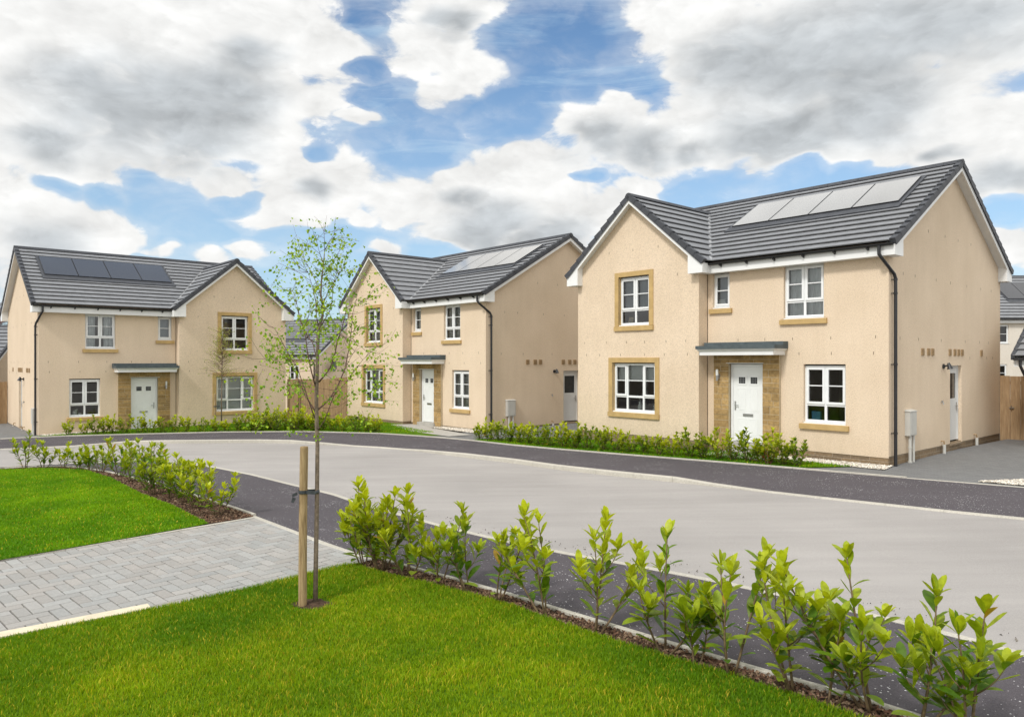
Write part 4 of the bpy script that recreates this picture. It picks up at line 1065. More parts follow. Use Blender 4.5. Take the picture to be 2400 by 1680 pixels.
chips('bark_mulch', lbedpoly, 60000, (-14., -4.2, 11.5, 18.8), 22, bc, .02, 'brown bark mulch under the laurels beyond the left lawn', M['chip'])
pc = [(.72, .66, .56), (.60, .54, .45), (.80, .76, .68), (.5, .45, .38)]
for k, (gp, lb) in enumerate(zip(gr_polys, ('pale gravel strip along the base of the right house', 'pale gravel strip along the base of the middle house', 'pale gravel strip along the base of the left house', 'patch of white gravel at the mouth of the grey drive'))):
    bx = (min(p[0] for p in gp), max(p[0] for p in gp), min(p[1] for p in gp), max(p[1] for p in gp))
    chips('gravel', gp, 9000, bx, 30+k, pc, .022, lb, M['pebble'], .02)
nkr = [tuple(p) for p in KO(near_kerb, .55)]
chips('grit', near_kerb[10:26]+nkr[10:26][::-1], 4200, (-4., 5.2, 5., 15.), 41, [(.05, .045, .04), (.10, .09, .08), (.2, .18, .15)], .010, 'dark grit gathered on the road along the near kerb', M['chip'], RL+.001)
# bare soil round the young tree
sm = MB(); pts = []
rr = random.Random(2)
for k in range(18):
    a = 2*math.pi*k/18; r_ = .19+rr.uniform(-.04, .05); pts.append((-2.10+r_*1.15*math.cos(a), 7.72+r_*.8*math.sin(a), G(-2.1, 7.7)+LL+.006))
sm.add(pts+[(-2.1, 7.72, G(-2.1, 7.7)+LL+.03)], [(k, (k+1) % 18, 18) for k in range(18)])
sm.build('tree_pit', M['soil'], None, recalc=False)['kind'] = 'structure'

# ------------------------------------------------------------------ laurels
def leaf(mb, base, d, up, L, Wd, col, bend=.25):
    d = d.normalized(); sdir = d.cross(up)
    if sdir.length < 1e-4: sdir = d.cross(Vector((1, 0, 0)))
    sdir.normalize(); n = sdir.cross(d).normalized()
    st = [(0, .06), (.2, .5), (.45, .92), (.68, 1.), (.88, .66), (1., 0.)]
    pts = []; 
    for t, w in st:
        c = base+d*(L*t)-n*(L*bend*t*t)
        fold = n*(Wd*w*.28)
        pts += [c, c+sdir*Wd*w+fold, c-sdir*Wd*w+fold]
    fs = []
    for i in range(len(st)-2):
        a, b = i*3, (i+1)*3
        fs += [(a, a+1, b+1, b), (a, b, b+2, a+2)]
    a, b = (len(st)-2)*3, (len(st)-1)*3
    fs += [(a, a+1, b), (a, b, a+2)]
    mb.add(pts, fs, col)
def leafs(mb, base, d, up, L, Wd, col):
    """small far leaf: two folded quads"""
    d = d.normalized(); sdir = d.cross(up)
    if sdir.length < 1e-4: sdir = d.cross(Vector((1, 0, 0)))
    sdir.normalize(); n = sdir.cross(d).normalized()
    m = base+d*L*.55; t = base+d*L-n*L*.2
    mb.add([base, m+sdir*Wd+n*Wd*.3, t, m-sdir*Wd+n*Wd*.3, m], [(0, 1, 2, 4), (0, 4, 2, 3)], col)
def laurel_geo(rng, h, nst, LL_, near=True, spread=.34, tipy=.6, lean=(0, 0), hue=0., dn=19):
    st, lf = MB(), MB(); a0 = rng.uniform(0, 6.28)
    put = (lambda p, d, L, w, c, bd: leaf(lf, p, d, Vector((0, 0, 1)), L, w, c, bd)) if near else (lambda p, d, L, w, c, bd: leafs(lf, p, d, Vector((0, 0, 1)), L, w*1.45, c))
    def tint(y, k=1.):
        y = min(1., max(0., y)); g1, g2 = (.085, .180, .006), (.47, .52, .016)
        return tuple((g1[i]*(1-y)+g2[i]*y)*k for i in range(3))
    def shoot(b0, mid, tip, r, t0, top=True):
        Q = lambda t: b0*(1-t)**2+mid*2*t*(1-t)+tip*t*t
        n = 7 if near else 3
        st.tube([Q(k/n) for k in range(n+1)], [r*(1-.62*k/n) for k in range(n+1)], 6 if near else 4)
        Ls = (tip-b0).length; nl = max(4, int(Ls*(dn if near else 21))); ph = rng.uniform(0, 6)
        for i in range(nl):
            t = t0+(1-t0)*((i+.4)/nl)**.95; p = Q(t); ax = (Q(min(1, t+.05))-Q(max(0, t-.05))).normalized()
            ph += 2.4+rng.uniform(-.4, .4); rad = Vector((math.cos(ph), math.sin(ph), 0))
            op = rng.uniform(.5, 1.3)*(1.2-.55*t); d = ax*math.cos(op)+rad*math.sin(op)
            L = LL_*rng.uniform(.5, 1.12)*(1.05-.2*t)
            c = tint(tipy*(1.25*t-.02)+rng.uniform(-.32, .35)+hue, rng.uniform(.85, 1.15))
            if rng.random() < .012: c = (.42, .26, .03)
            put(p, d, L, L*rng.uniform(.165, .23), c, rng.uniform(-.12, .35))
        if top:
            for i in range(6 if near else 3):
                ph += 2.4; rad = Vector((math.cos(ph), math.sin(ph), 0)); o_ = rng.uniform(.12, .95); L = LL_*rng.uniform(.45, .85)
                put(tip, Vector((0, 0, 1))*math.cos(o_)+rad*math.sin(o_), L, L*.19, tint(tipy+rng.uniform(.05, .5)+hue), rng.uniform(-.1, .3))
        return Q
    for s in range(nst):
        a = a0+s*2.4+rng.uniform(-.5, .5); hs = h*(1. if s == 0 else rng.uniform(.55, .95)); sp = spread*h*rng.uniform(.45, 1.)*(.55 if s == 0 else 1)
        tip = Vector((math.cos(a)*sp+lean[0]*hs, math.sin(a)*sp+lean[1]*hs, hs)); b0 = Vector((math.cos(a)*.03, math.sin(a)*.03, -.03))
        mid = b0.lerp(tip, .5)+Vector((math.cos(a), math.sin(a), 0))*sp*rng.uniform(-.3, .55)+Vector((rng.uniform(-.07, .07), rng.uniform(-.07, .07), 0))
        Q = shoot(b0, mid, tip, .010*(.7+.5*h), .17 if near else .1)
        for k in range(rng.randint(1, 2) if near else 1):
            t = rng.uniform(.3, .65); p = Q(t); aa = a+rng.uniform(-1.6, 1.6); l2 = hs*rng.uniform(.22, .42)
            tp = p+Vector((math.cos(aa)*.62, math.sin(aa)*.62, .85))*l2
            shoot(p, p.lerp(tp, .5)+Vector((math.cos(aa), math.sin(aa), -.2))*l2*.15, tp, .006, .15)
    return st, lf
def laurel(x, y, h, nst, LLf, seed, label, group, near=True, dz=.012, **kw):
    rng = random.Random(seed); st, lf = laurel_geo(rng, h, nst, LLf, near, **kw)
    r = empty('laurel_shrub', (x, y, G(x, y)+dz), 0, label, 'shrub', group)
    st.build('stem', M['stem'], r, smooth=True, recalc=False); lf.build('foliage', M['leaf'], r, smooth=near, recalc=False)
    return r
FGH = [(-1.86, 9.22, .9, 6, .6), (-1.60, 8.98, 1.12, 8, .8), (-1.24, 8.72, .92, 6, .6), (-.84, 8.47, .86, 3, .45), (-.5, 8.15, .72, 4, .2), (-.15, 7.8, .92, 4, .55), (.32, 7.33, 1.08, 3, .75), (.79, 6.87, 1.04, 4, .75), (1.33, 6.38, 1.06, 4, .45), (1.53, 6.11, .62, 3, .15), (1.76, 5.92, 1.0, 4, .4), (2.14, 5.62, 1.0, 4, .7), (2.36, 5.42, .66, 3, .15), (2.57, 5.28, 1.12, 5, .5), (2.80, 5.04, .92, 4, .3), (2.98, 4.82, .98, 4, .3)]
FGL = ['leafy laurel over the corner of the block paved drive, first of the nearest row',
       'tallest bushy laurel beside the block paved drive, second of the nearest row',
       'bushy laurel on bark mulch, third from the paved drive in the nearest row',
       'laurel on bark mulch, fourth from the paved drive in the nearest row',
       'low laurel on bark mulch, fifth from the paved drive in the nearest row',
       'laurel on bark mulch, sixth from the paved drive in the nearest row',
       'tall laurel on bark mulch, seventh from the paved drive in the nearest row',
       'tall laurel on bark mulch, eighth from the paved drive in the nearest row',
       'tall laurel, eighth from the lower right end of the nearest row',
       'short dark laurel, seventh from the lower right end of the nearest row',
       'tall laurel, sixth from the lower right end of the nearest row',
       'yellow green laurel, fifth from the lower right end of the nearest row',
       'short dark laurel, fourth from the lower right end of the nearest row',
       'tallest laurel at the lower right, third from the end of the nearest row',
       'leafy laurel, second from the lower right end of the nearest row',
       'last laurel of the nearest row, at its lower right end']
for k, ((x, y, h, n, ty), lb) in enumerate(zip(FGH, FGL)):
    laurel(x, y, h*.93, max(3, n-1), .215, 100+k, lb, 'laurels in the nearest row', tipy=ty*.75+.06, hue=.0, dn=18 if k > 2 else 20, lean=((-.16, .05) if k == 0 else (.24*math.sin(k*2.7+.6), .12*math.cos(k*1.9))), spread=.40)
LH = [(-13.15, 18.3, .42, 2, .4), (-12.2, 18.38, .92, 2, .45), (-11.75, 18.42, .64, 3, .5), (-11.25, 18.42, .62, 2, .75), (-10.72, 18.25, .45, 3, .3), (-10.3, 17.95, .48, 3, .3), (-9.85, 17.6, .78, 4, .5), (-9.0, 16.85, .86, 4, .55), (-8.35, 16.1, .82, 5, .4), (-7.55, 15.25, .98, 6, .3), (-7.0, 14.5, .95, 6, .4), (-6.5, 14.0, .85, 5, .45), (-6.0, 13.5, .88, 6, .7), (-5.6, 13.0, .8, 5, .75), (-4.98, 12.4, .86, 5, .85)]
LHL = ['low laurel at the far left end of the row beyond the left lawn', 'tall thin laurel second from the far left end of the row beyond the left lawn',
       'laurel third from the far left end of the row beyond the left lawn', 'yellowish laurel fourth from the far left end of the row beyond the left lawn',
       'low laurel fifth from the far left end of the row beyond the left lawn', 'small laurel where the row beyond the left lawn starts to bend',
       'laurel just past the bend of the row beyond the left lawn', 'laurel eighth from the paved drive in the row beyond the left lawn',
       'bushy laurel seventh from the paved drive in the row beyond the left lawn', 'tallest dense laurel, sixth from the paved drive, beyond the left lawn',
       'dense laurel fifth from the paved drive in the row beyond the left lawn', 'laurel fourth from the paved drive in the row beyond the left lawn',
       'wide laurel third from the paved drive in the row beyond the left lawn', 'yellow green laurel second from the paved drive, beyond the left lawn',
       'bright yellow green laurel nearest the paved drive, ending the row beyond the left lawn']
for k, ((x, y, h, n, ty), lb) in enumerate(zip(LH, LHL)):
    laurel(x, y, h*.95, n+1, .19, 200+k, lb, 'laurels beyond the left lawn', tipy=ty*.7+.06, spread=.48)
AH = [(-1.05, 24.05, .5), (-.72, 23.65, .68), (-.4, 23.35, .66), (-.08, 22.95, .6), (.22, 22.68, .58), (.52, 22.4, .62), (.85, 22.1, .55), (1.15, 21.75, .64), (1.5, 21.5, .72), (1.82, 21.2, .72), (2.2, 20.95, .7), (2.55, 20.62, .68), (2.9, 20.35, .62), (3.25, 20.05, .56), (3.6, 19.8, .45), (3.92, 19.5, .47), (4.25, 19.25, .52), (4.6, 18.98, .72), (4.9, 18.75, .62), (5.2, 18.5, .76), (5.5, 18.25, .74), (5.78, 18.05, .8), (6.0, 17.82, .62), (6.2, 17.62, .85), (6.45, 17.38, .74), (6.72, 17.22, .62)]
ordn = ['first', 'second', 'third', 'fourth', 'fifth', 'sixth', 'seventh', 'eighth', 'ninth', 'tenth', 'eleventh', 'twelfth', 'thirteenth', 'fourteenth']
NA = len(AH)
for k, (x, y, h) in enumerate(AH):
    if k < 13: lb = f'low laurel before the right house, {ordn[k]} counted from its paved drive by the middle house'
    else: lb = f'low laurel before the right house, {ordn[NA-1-k]} counted from its wide grey drive'
    laurel(x, y, h*.95, 6, .19, 300+k, lb, 'low laurels before the right house', near=False, tipy=.45+.3*math.sin(k*1.7), hue=.03, spread=.5)
CH = [(-16.55, 27.35, .48), (-16.0, 27.45, .5), (-15.6, 27.5, .66), (-15.3, 27.55, .6), (-15.05, 27.6, .66), (-14.6, 27.65, .66), (-14.05, 27.7, .55), (-13.7, 27.75, .74), (-13.2, 27.8, .5), (-12.8, 27.85, .62), (-12.35, 27.9, .54), (-11.8, 27.9, .46), (-11.3, 27.95, .5), (-10.95, 28.0, .36), (-10.4, 27.95, .58), (-9.95, 28.1, .66), (-9.6, 27.85, .6), (-9.3, 28.2, .74), (-8.95, 27.9, .8), (-8.6, 28.1, .72), (-8.2, 27.95, .7), (-7.9, 28.1, .76), (-7.5, 27.8, .68), (-7.15, 27.85, .62), (-6.75, 27.6, .58), (-6.35, 27.5, .56), (-5.75, 27.2, .68), (-5.35, 27.1, .6), (-4.95, 26.85, .54), (-9.8, 28.6, .8), (-9.2, 28.75, .85), (-8.4, 28.7, .8)]
for k, (x, y, h) in enumerate(CH):
    if k < 8: lb = f'low laurel before the left house, {ordn[k]} counted from its black downpipe corner'
    elif k < 14: lb = f'low laurel before the left house, {ordn[k-8]} to the right of its front door'
    elif k < 29: lb = (f'laurel in the thick row between the left and middle houses, {ordn[k-14]} from its left end' if k < 22 else f'laurel in the row before the middle house lawn, {ordn[28-k]} from the lawn end')
    else: lb = f'taller laurel in the back line before the timber fence, {ordn[k-29]} from the left'
    col = -.1 if k != 20 else 0
    rt = laurel(x, y, h, 7 if k > 13 else 5, .19, 400+k, lb, 'low laurels before the left and middle houses', near=False, tipy=.5+.3*math.sin(k*2.1), hue=.05, spread=.55)
# a russet shrub in the thick row
rng = random.Random(9); st, lf = laurel_geo(rng, .7, 5, .09, False, .4, .5)
lf.c = [(.42*rng.uniform(.7, 1.1), .20*rng.uniform(.8, 1.2), .045) for _ in lf.c]
r = empty('russet_shrub', (-8.45, 28.35, G(-8.4, 28.3)+.02), 0, 'orange russet leaved shrub among green laurels before the timber fence', 'shrub'); st.build('stem', M['stem'], r, recalc=False); lf.build('foliage', M['leaf'], r, recalc=False)
rng = random.Random(10); st, lf = laurel_geo(rng, .35, 3, .08, False, .4, .5)
lf.c = [(.40*rng.uniform(.7, 1.1), .07*rng.uniform(.8, 1.2), .03) for _ in lf.c]
r = empty('red_shrub', (6.12, 17.5, G(6.1, 17.5)+.02), 0, 'tiny red leaved shrub below the white door of the right house', 'shrub'); st.build('stem', M['stem'], r, recalc=False); lf.build('foliage', M['leaf'], r, recalc=False)

# ------------------------------------------------------------------ young birch in front
FPX = 1720.2
def birch_main():
    bx, by = TREE; gz = G(bx, by)+LL
    root = empty('birch_tree', (bx, by, gz), 0, 'slender young birch with fresh green leaves, tied to a stake on the front lawn', 'tree')
    rng = random.Random(5)
    sc = 2.7705
    def P(zx, zy, dy=0.):     # trunk layout taken in metres from the base: x to the right, z up
        px = 560+zx/sc; py = 480+zy/sc; t = by+dy
        return Vector(((px-1200)/FPX*t-bx, dy, 2.452-(py-845.8)/FPX*t-gz))
    tr = MB(); tw = MB(); lf = MB()
    trunk = [P(496, 2595), P(500, 2300), P(507, 1900), P(510, 1560), P(505, 1400), P(503, 1250), P(506, 1150), P(510, 1000), P(512, 880), P(521, 790), P(543, 720), P(545, 660), P(531, 580), P(537, 480), P(550, 380), P(557, 290)]
    rad = [.026, .0235, .022, .021, .0205, .020, .0195, .018, .017, .016, .014, .012, .010, .008, .006, .004]
    trunk[0].z = -.05
    tr.tube(trunk, rad, 10)
    tr.build('trunk', M['bark'], root, smooth=True, recalc=False)
    limbs = [([(520, 1150, 0), (570, 1090, -.05), (600, 1040, -.09), (625, 960, -.13), (640, 880, -.16), (672, 790, -.2), (695, 690, -.24), (702, 600, -.27)], .009),
             ([(508, 1335, 0), (580, 1270, .08), (640, 1180, .14), (690, 1060, .2), (715, 930, .25), (727, 830, .3), (740, 700, .34), (770, 580, .38)], .009),
             ([(512, 1465, 0), (556, 1400, -.1), (600, 1280, -.2), (660, 1130, -.28), (720, 1000, -.34), (780, 900, -.4)], .006),
             ([(525, 800, 0), (560, 740, .06), (590, 690, .1), (606, 620, .13), (612, 520, .16), (640, 420, .2)], .006),
             ([(497, 1345, 0), (430, 1235, .1), (385, 1130, .18), (345, 1040, .24), (322, 980, .28), (290, 900, .32)], .008),
             ([(500, 1190, 0), (470, 1080, -.08), (445, 960, -.15), (432, 850, -.2), (415, 800, -.23), (390, 700, -.28)], .008),
             ([(507, 1010, 0), (480, 900, .1), (430, 820, .16), (398, 760, .2), (380, 660, .24), (350, 560, .3)], .006),
             ([(518, 800, 0), (503, 720, -.06), (500, 640, -.1), (480, 540, -.14), (450, 440, -.18)], .006),
             ([(512, 900, 0), (450, 870, -.2), (420, 800, -.3), (455, 720, -.4), (480, 660, -.45)], .005),
             ([(545, 650, 0), (580, 560, -.1), (640, 470, -.18), (690, 380, -.25)], .005),
             ([(533, 590, 0), (500, 500, .08), (450, 400, .15), (400, 300, .2)], .005),
             ([(550, 385, 0), (520, 300, -.05), (500, 220, -.08)], .0035), ([(555, 300, 0), (600, 220, .05), (640, 150, .08)], .0035), ([(557, 290, 0), (553, 190, 0), (548, 120, 0)], .0035),
             ([(540, 470, 0), (600, 380, .1), (660, 290, .14), (720, 270, .16)], .004), ([(500, 1500, 0), (470, 1490, .05), (440, 1475, .1)], .003),
             ([(492, 1385, 0), (440, 1235, -.1), (380, 1060, -.2), (300, 930, -.26), (230, 800, -.3)], .006), ([(580, 1270, .08), (700, 1150, .0), (800, 1010, -.1), (900, 920, -.15)], .004),
             ([(690, 690, -.24), (780, 640, -.3), (860, 600, -.32)], .003), ([(727, 830, .3), (830, 790, .36), (930, 760, .4)], .003), ([(345, 1040, .24), (240, 1010, .3), (170, 1000, .34)], .003)]
    leafn = 0
    def env(z):
        pts_ = [(1.75, .50), (2.1, .64), (2.6, .74), (3.0, .66), (3.4, .52), (3.8, .36), (4.1, .16)]
        for (z0, e0), (z1, e1) in zip(pts_[:-1], pts_[1:]):
            if z0 <= z <= z1: return e0+(e1-e0)*(z-z0)/(z1-z0)
        return .08
    def drop(p, n, rad_):
        for _ in range(n):
            q = p+Vector((rng.gauss(0, rad_), rng.gauss(0, rad_), rng.gauss(-.02, rad_)))
            L = rng.uniform(.026, .046); a = rng.uniform(0, 6.28)
            d = Vector((math.cos(a)*.7, math.sin(a)*.7, rng.uniform(-1.2, .1))); y = rng.random()
            col = tuple((.10, .24, .012)[k]*(1-y)+(.40, .54, .03)[k]*y for k in range(3))
            leafs(lf, q, d, Vector((rng.uniform(-1, 1), rng.uniform(-1, 1), 1)), L, L*.42, col)
    def along(path, t):
        n = len(path)-1; i = min(n-1, int(t*n)); return path[i].lerp(path[i+1], t*n-i)
    for pts, r0 in limbs:
        path = [P(*q) for q in pts]; n = len(path)
        tw.tube(path, [r0*(1-.75*k/(n-1)) for k in range(n)], 6)
        length = sum((path[i+1]-path[i]).length for i in range(n-1))
        for s in range(int(length*9)+2):
            t = rng.uniform(.25, 1.); p = along(path, t); a = rng.uniform(0, 6.28)
            d = Vector((math.cos(a), math.sin(a)*.9, rng.uniform(.0, 1.3))).normalized(); Ls = rng.uniform(.08, .30)
            q = [p, p+d*Ls*.5+Vector((0, 0, .01)), p+d*Ls+Vector((0, 0, rng.uniform(-.05, .03)))]
            tw.tube(q, [.0022, .0016, .001], 4)
            for u in (.35, .6, .85, 1.): drop(along(q, u), rng.randint(1, 2), .022)
    for s in range(40):
        t = rng.uniform(.55, 1.); p = along(trunk, t); a = rng.uniform(0, 6.28); d = Vector((math.cos(a), math.sin(a), rng.uniform(.2, 1.2))).normalized(); Ls = rng.uniform(.08, .24)
        q = [p, p+d*Ls*.5, p+d*Ls]; tw.tube(q, [.0022, .0016, .001], 4)
        for u in (.5, .75, 1.): drop(along(q, u), 2, .016)
    # hanging outer sprays that fill the crown's ragged outline
    allp = [along([P(*q) for q in pts], t/12) for pts, r0 in limbs for t in range(3, 13)]
    for s in range(170):
        a = rng.uniform(0, 6.28); hz = rng.uniform(1.85, 3.95); e = env(hz)
        rr_ = e*math.sqrt(rng.uniform(.2, 1.3)); p = Vector((math.cos(a)*rr_+.03, math.sin(a)*rr_*.8, hz))
        base = min(allp, key=lambda q: (q-p).length+max(0, q.z-p.z)*2); dl = (base-p).length
        Ls = rng.uniform(.08, .22); d = Vector((math.cos(a)*.3, math.sin(a)*.3, rng.uniform(-.7, .7))).normalized()
        if dl < .40 and base.z < p.z-.02: tw.tube([base, base.lerp(p, .5)+Vector((0, 0, -.02)), p, p+d*Ls], [.0022, .0018, .0014, .0008], 4)
        elif dl > .7: continue
        else: tw.tube([p-d*Ls*.6, p, p+d*Ls], [.0012, .0012, .0008], 4)
        for u in range(5): drop(p+d*Ls*(u/4), rng.randint(1, 2), .03)
    tw.build('branch', M['twig'], root, smooth=True, recalc=False)
    lf.build('foliage', M['birch_leaf'], root, recalc=False)
    return root
birch_main()
# stake and strap
sx, sy = -2.185, 7.66; gz = G(sx, sy)+LL
stk = empty('tree_stake', (sx, sy, gz), 0, 'thick round timber stake with rubber tie beside the young birch', 'stake')
m = MB(); m.tube([(0, 0, -.1), (0, 0, .3), (.004, 0, .9), (.012, 0, 1.45), (.016, .0, 1.655), (.016, 0, 1.668)], [.044, .043, .042, .042, .041, .037], 18); m.build('post', M['post'], stk, smooth=False, recalc=False)
m = MB()
n = 20
for k in range(n):
    a0, a1 = 2*math.pi*k/n, 2*math.pi*(k+1)/n; r0 = .051; zc = 1.18
    m.poly([(.008+r0*math.cos(a0), r0*math.sin(a0), zc), (.008+r0*math.cos(a1), r0*math.sin(a1), zc), (.008+r0*math.cos(a1), r0*math.sin(a1), zc+.035), (.008+r0*math.cos(a0), r0*math.sin(a0), zc+.035)])
m.prism([(.05, -.045, 1.178), (.135, -.015, 1.17), (.135, -.008, 1.17), (.05, -.038, 1.178)], [(.05, -.045, 1.213), (.135, -.015, 1.205), (.135, -.008, 1.205), (.05, -.038, 1.213)])
m.prism([(.05, .045, 1.178), (.135, .11, 1.17), (.135, .12, 1.17), (.05, .052, 1.178)], [(.05, .045, 1.213), (.135, .11, 1.205), (.135, .12, 1.205), (.05, .052, 1.213)])
m.tube([(.128, -.02, 1.188), (.15, .04, 1.188), (.13, .115, 1.188)], .018, 6)
m.prism([(-.043, -.05, 1.17), (-.085, -.07, 1.15), (-.085, -.06, 1.15), (-.043, -.04, 1.17)], [(-.043, -.05, 1.2), (-.09, -.07, 1.18), (-.09, -.06, 1.18), (-.043, -.04, 1.2)])
m.prism([(-.085, -.07, 1.15), (-.1, -.07, 1.10), (-.1, -.06, 1.10), (-.085, -.06, 1.15)], [(-.05, -.07, 1.14), (-.075, -.07, 1.09), (-.075, -.06, 1.09), (-.05, -.06, 1.14)])
m.build('strap', M['strap'], stk)

# young tree and stake by the left house
def small_tree(x, y, h, label):
    rng = random.Random(31); root = empty('young_tree', (x, y, G(x, y)), 0, label, 'tree')
    t = MB(); t.tube([(0, 0, -.05), (.01, 0, h*.3), (.03, 0, h*.55), (.04, 0, h*.8), (.03, 0, h)], [.03, .026, .02, .012, .005], 8); t.build('trunk', M['bark'], root, smooth=True, recalc=False)
    tw, lf = MB(), MB()
    for s in range(190):
        z = h*rng.uniform(.48, .98); a = rng.uniform(0, 6.28); d = Vector((math.cos(a), math.sin(a), rng.uniform(.05, .9))).normalized(); L = rng.uniform(.35, 1.25)*(1.2-z/h*.75)
        p = Vector((.03, 0, z-.05)); q = p+d*L
        if q.z > h*1.08: continue
        tw.tube([p, p.lerp(q, .5)+Vector((0, 0, .04)), q], [.006, .004, .002], 4)
        for k in range(10):
            b = p.lerp(q, rng.uniform(.3, 1.05))+Vector((rng.gauss(0, .05), rng.gauss(0, .05), rng.gauss(0, .05))); y_ = rng.random()
            col = tuple((.22, .28, .05)[k2]*(1-y_)+(.46, .48, .12)[k2]*y_ for k2 in range(3)); Lf = rng.uniform(.03, .055); aa = rng.uniform(0, 6.28)
            leafs(lf, b, Vector((math.cos(aa), math.sin(aa), rng.uniform(-1, .6))), Vector((rng.uniform(-1, 1), rng.uniform(-1, 1), 1)), Lf, Lf*.4, col)
    tw.build('branch', M['twig'], root, recalc=False); lf.build('foliage', M['birch_leaf'], root, recalc=False)
small_tree(-11.92, 30.1, 4.1, 'small thin young tree standing before the gable of the left house')
s2 = empty('tree_stake', (-12.0, 29.65, G(-12, 29.65)), 0, 'thin timber stake supporting the small tree before the left house', 'stake')
m = MB(); m.tube([(0, 0, -.1), (0, 0, 1.36), (0, 0, 1.38)], [.045, .045, .04], 12); m.build('post', M['post'], s2, recalc=False)
m = MB(); m.tube([(0, 0, .86), (0, 0, .9)], .055, 10); m.box(.04, .19, .0, .03, .87, .9); m.build('strap', M['strap'], s2)
# bare tree far behind the left house
def bare_tree(x, y, h):
    rng = random.Random(77); root = empty('bare_tree', (x, y, G(x, y)), 0, 'leafless tree far behind the left house at the left edge', 'tree')
    t, tw = MB(), MB(); t.tube([(0, 0, -.2), (.1, 0, h*.25), (0, .1, h*.5)], [.35, .28, .2], 8); t.build('trunk', M['bark'], root, smooth=True, recalc=False)
    def br(p, d, L, r, lev):
        q = p+d*L; m_ = p.lerp(q, .5)+Vector((rng.uniform(-.1, .1), rng.uniform(-.1, .1), rng.uniform(-.05, .15)))*L*.4
        tw.tube([p, m_, q], [r, r*.8, r*.55], 5)
        if lev == 0: return
        for k in range(4 if lev > 1 else 5):
            a = rng.uniform(0, 6.28); e = d.cross(Vector((math.cos(a), math.sin(a), .3))).normalized(); nd = (d*rng.uniform(.5, 1.)+e*rng.uniform(.4, .9)+Vector((0, 0, .15))).normalized()
            br(p.lerp(q, rng.uniform(.45, 1.)), nd, L*rng.uniform(.5, .75), r*.55, lev-1)
    for k in range(7):
        a = k*.9; br(Vector((0, .05, h*rng.uniform(.3, .5))), Vector((math.cos(a)*.8, math.sin(a)*.8, rng.uniform(.5, 1.2))).normalized(), h*.3, .13, 4)
    tw.build('branch', M['twig'], root, recalc=False)
bare_tree(-45.5, 62., 8.6)

# ------------------------------------------------------------------ camera
FPX = 1720.2
cam = bpy.data.cameras.new('camera'); co_ = bpy.data.objects.new('camera', cam); COL.objects.link(co_)
cam.sensor_width = 36.; cam.lens = 36.*FPX/2400.; cam.shift_y = (845.8-840)/2400.; cam.clip_end = 5000.; cam.clip_start = .05
co_.location = (0, 0, 2.452); co_.rotation_euler = (R(90), 0, 0); scene.camera = co_

# ------------------------------------------------------------------ light and sky
SUN_AZ, SUN_EL = R(218), R(46)      # azimuth clockwise from +y
sd_ = Vector((math.sin(SUN_AZ)*math.cos(SUN_EL), math.cos(SUN_AZ)*math.cos(SUN_EL), math.sin(SUN_EL)))
sun = bpy.data.lights.new('sun', 'SUN'); sun.energy = 2.35; sun.angle = R(10); sun.color = (1, .98, .95)
so_ = bpy.data.objects.new('sun', sun); COL.objects.link(so_); so_.rotation_euler = sd_.to_track_quat('Z', 'Y').to_euler(); so_.location = (0, 0, 60)

wd = bpy.data.worlds.new('World'); scene.world = wd; wd.use_nodes = True; nt = wd.node_tree; nt.nodes.clear(); L = nt.links.new
out = nt.nodes.new('ShaderNodeOutputWorld'); bg = nt.nodes.new('ShaderNodeBackground'); bg.inputs[1].default_value = .1; L(bg.outputs[0], out.inputs[0])
sky = nt.nodes.new('ShaderNodeTexSky'); sky.sky_type = 'NISHITA'; sky.sun_disc = False; sky.sun_elevation = SUN_EL; sky.sun_rotation = SUN_AZ; sky.air_density = 1.; sky.dust_density = .6; sky.ozone_density = 2.
tc = nt.nodes.new('ShaderNodeTexCoord'); DIR = tc.outputs['Generated']
def mth(op, a, b=None, c=None, clamp=False):
    n = nt.nodes.new('ShaderNodeMath'); n.operation = op; n.use_clamp = clamp
    for i, v in enumerate((a, b, c)):
        if v is None: continue
        if isinstance(v, bpy.types.NodeSocket): L(v, n.inputs[i])
        else: n.inputs[i].default_value = v
    return n.outputs[0]
def smooth(x, lo, hi):
    n = nt.nodes.new('ShaderNodeMapRange'); n.interpolation_type = 'SMOOTHSTEP'; L(x, n.inputs[0]); n.inputs[1].default_value = lo; n.inputs[2].default_value = hi; return n.outputs[0]
sep = nt.nodes.new('ShaderNodeSeparateXYZ'); L(DIR, sep.inputs[0]); dx, dy, dz_ = sep.outputs
az = mth('ARCTAN2', dx, dy); hor = mth('SQRT', mth('MULTIPLY_ADD', dx, dx, mth('MULTIPLY', dy, dy))); tz = mth('DIVIDE', dz_, mth('MAXIMUM', hor, .05))
def nz(vec, sc, det, ro, off=(0, 0, 0), dist=0.):
    mp = nt.nodes.new('ShaderNodeMapping'); L(vec, mp.inputs[0]); mp.inputs['Location'].default_value = off; mp.inputs['Scale'].default_value = sc
    n = nt.nodes.new('ShaderNodeTexNoise'); n.inputs['Scale'].default_value = 1.; n.inputs['Detail'].default_value = det; n.inputs['Roughness'].default_value = ro; n.inputs['Distortion'].default_value = dist
    L(mp.outputs[0], n.inputs['Vector']); return n
AS = 1.7                                    # clouds are this much wider than tall
cmb = nt.nodes.new('ShaderNodeCombineXYZ'); L(az, cmb.inputs[0]); L(mth('MULTIPLY', tz, AS), cmb.inputs[1]); CP = cmb.outputs[0]
wn = nz(CP, (6.5, 6.5, 1), 3, .55)
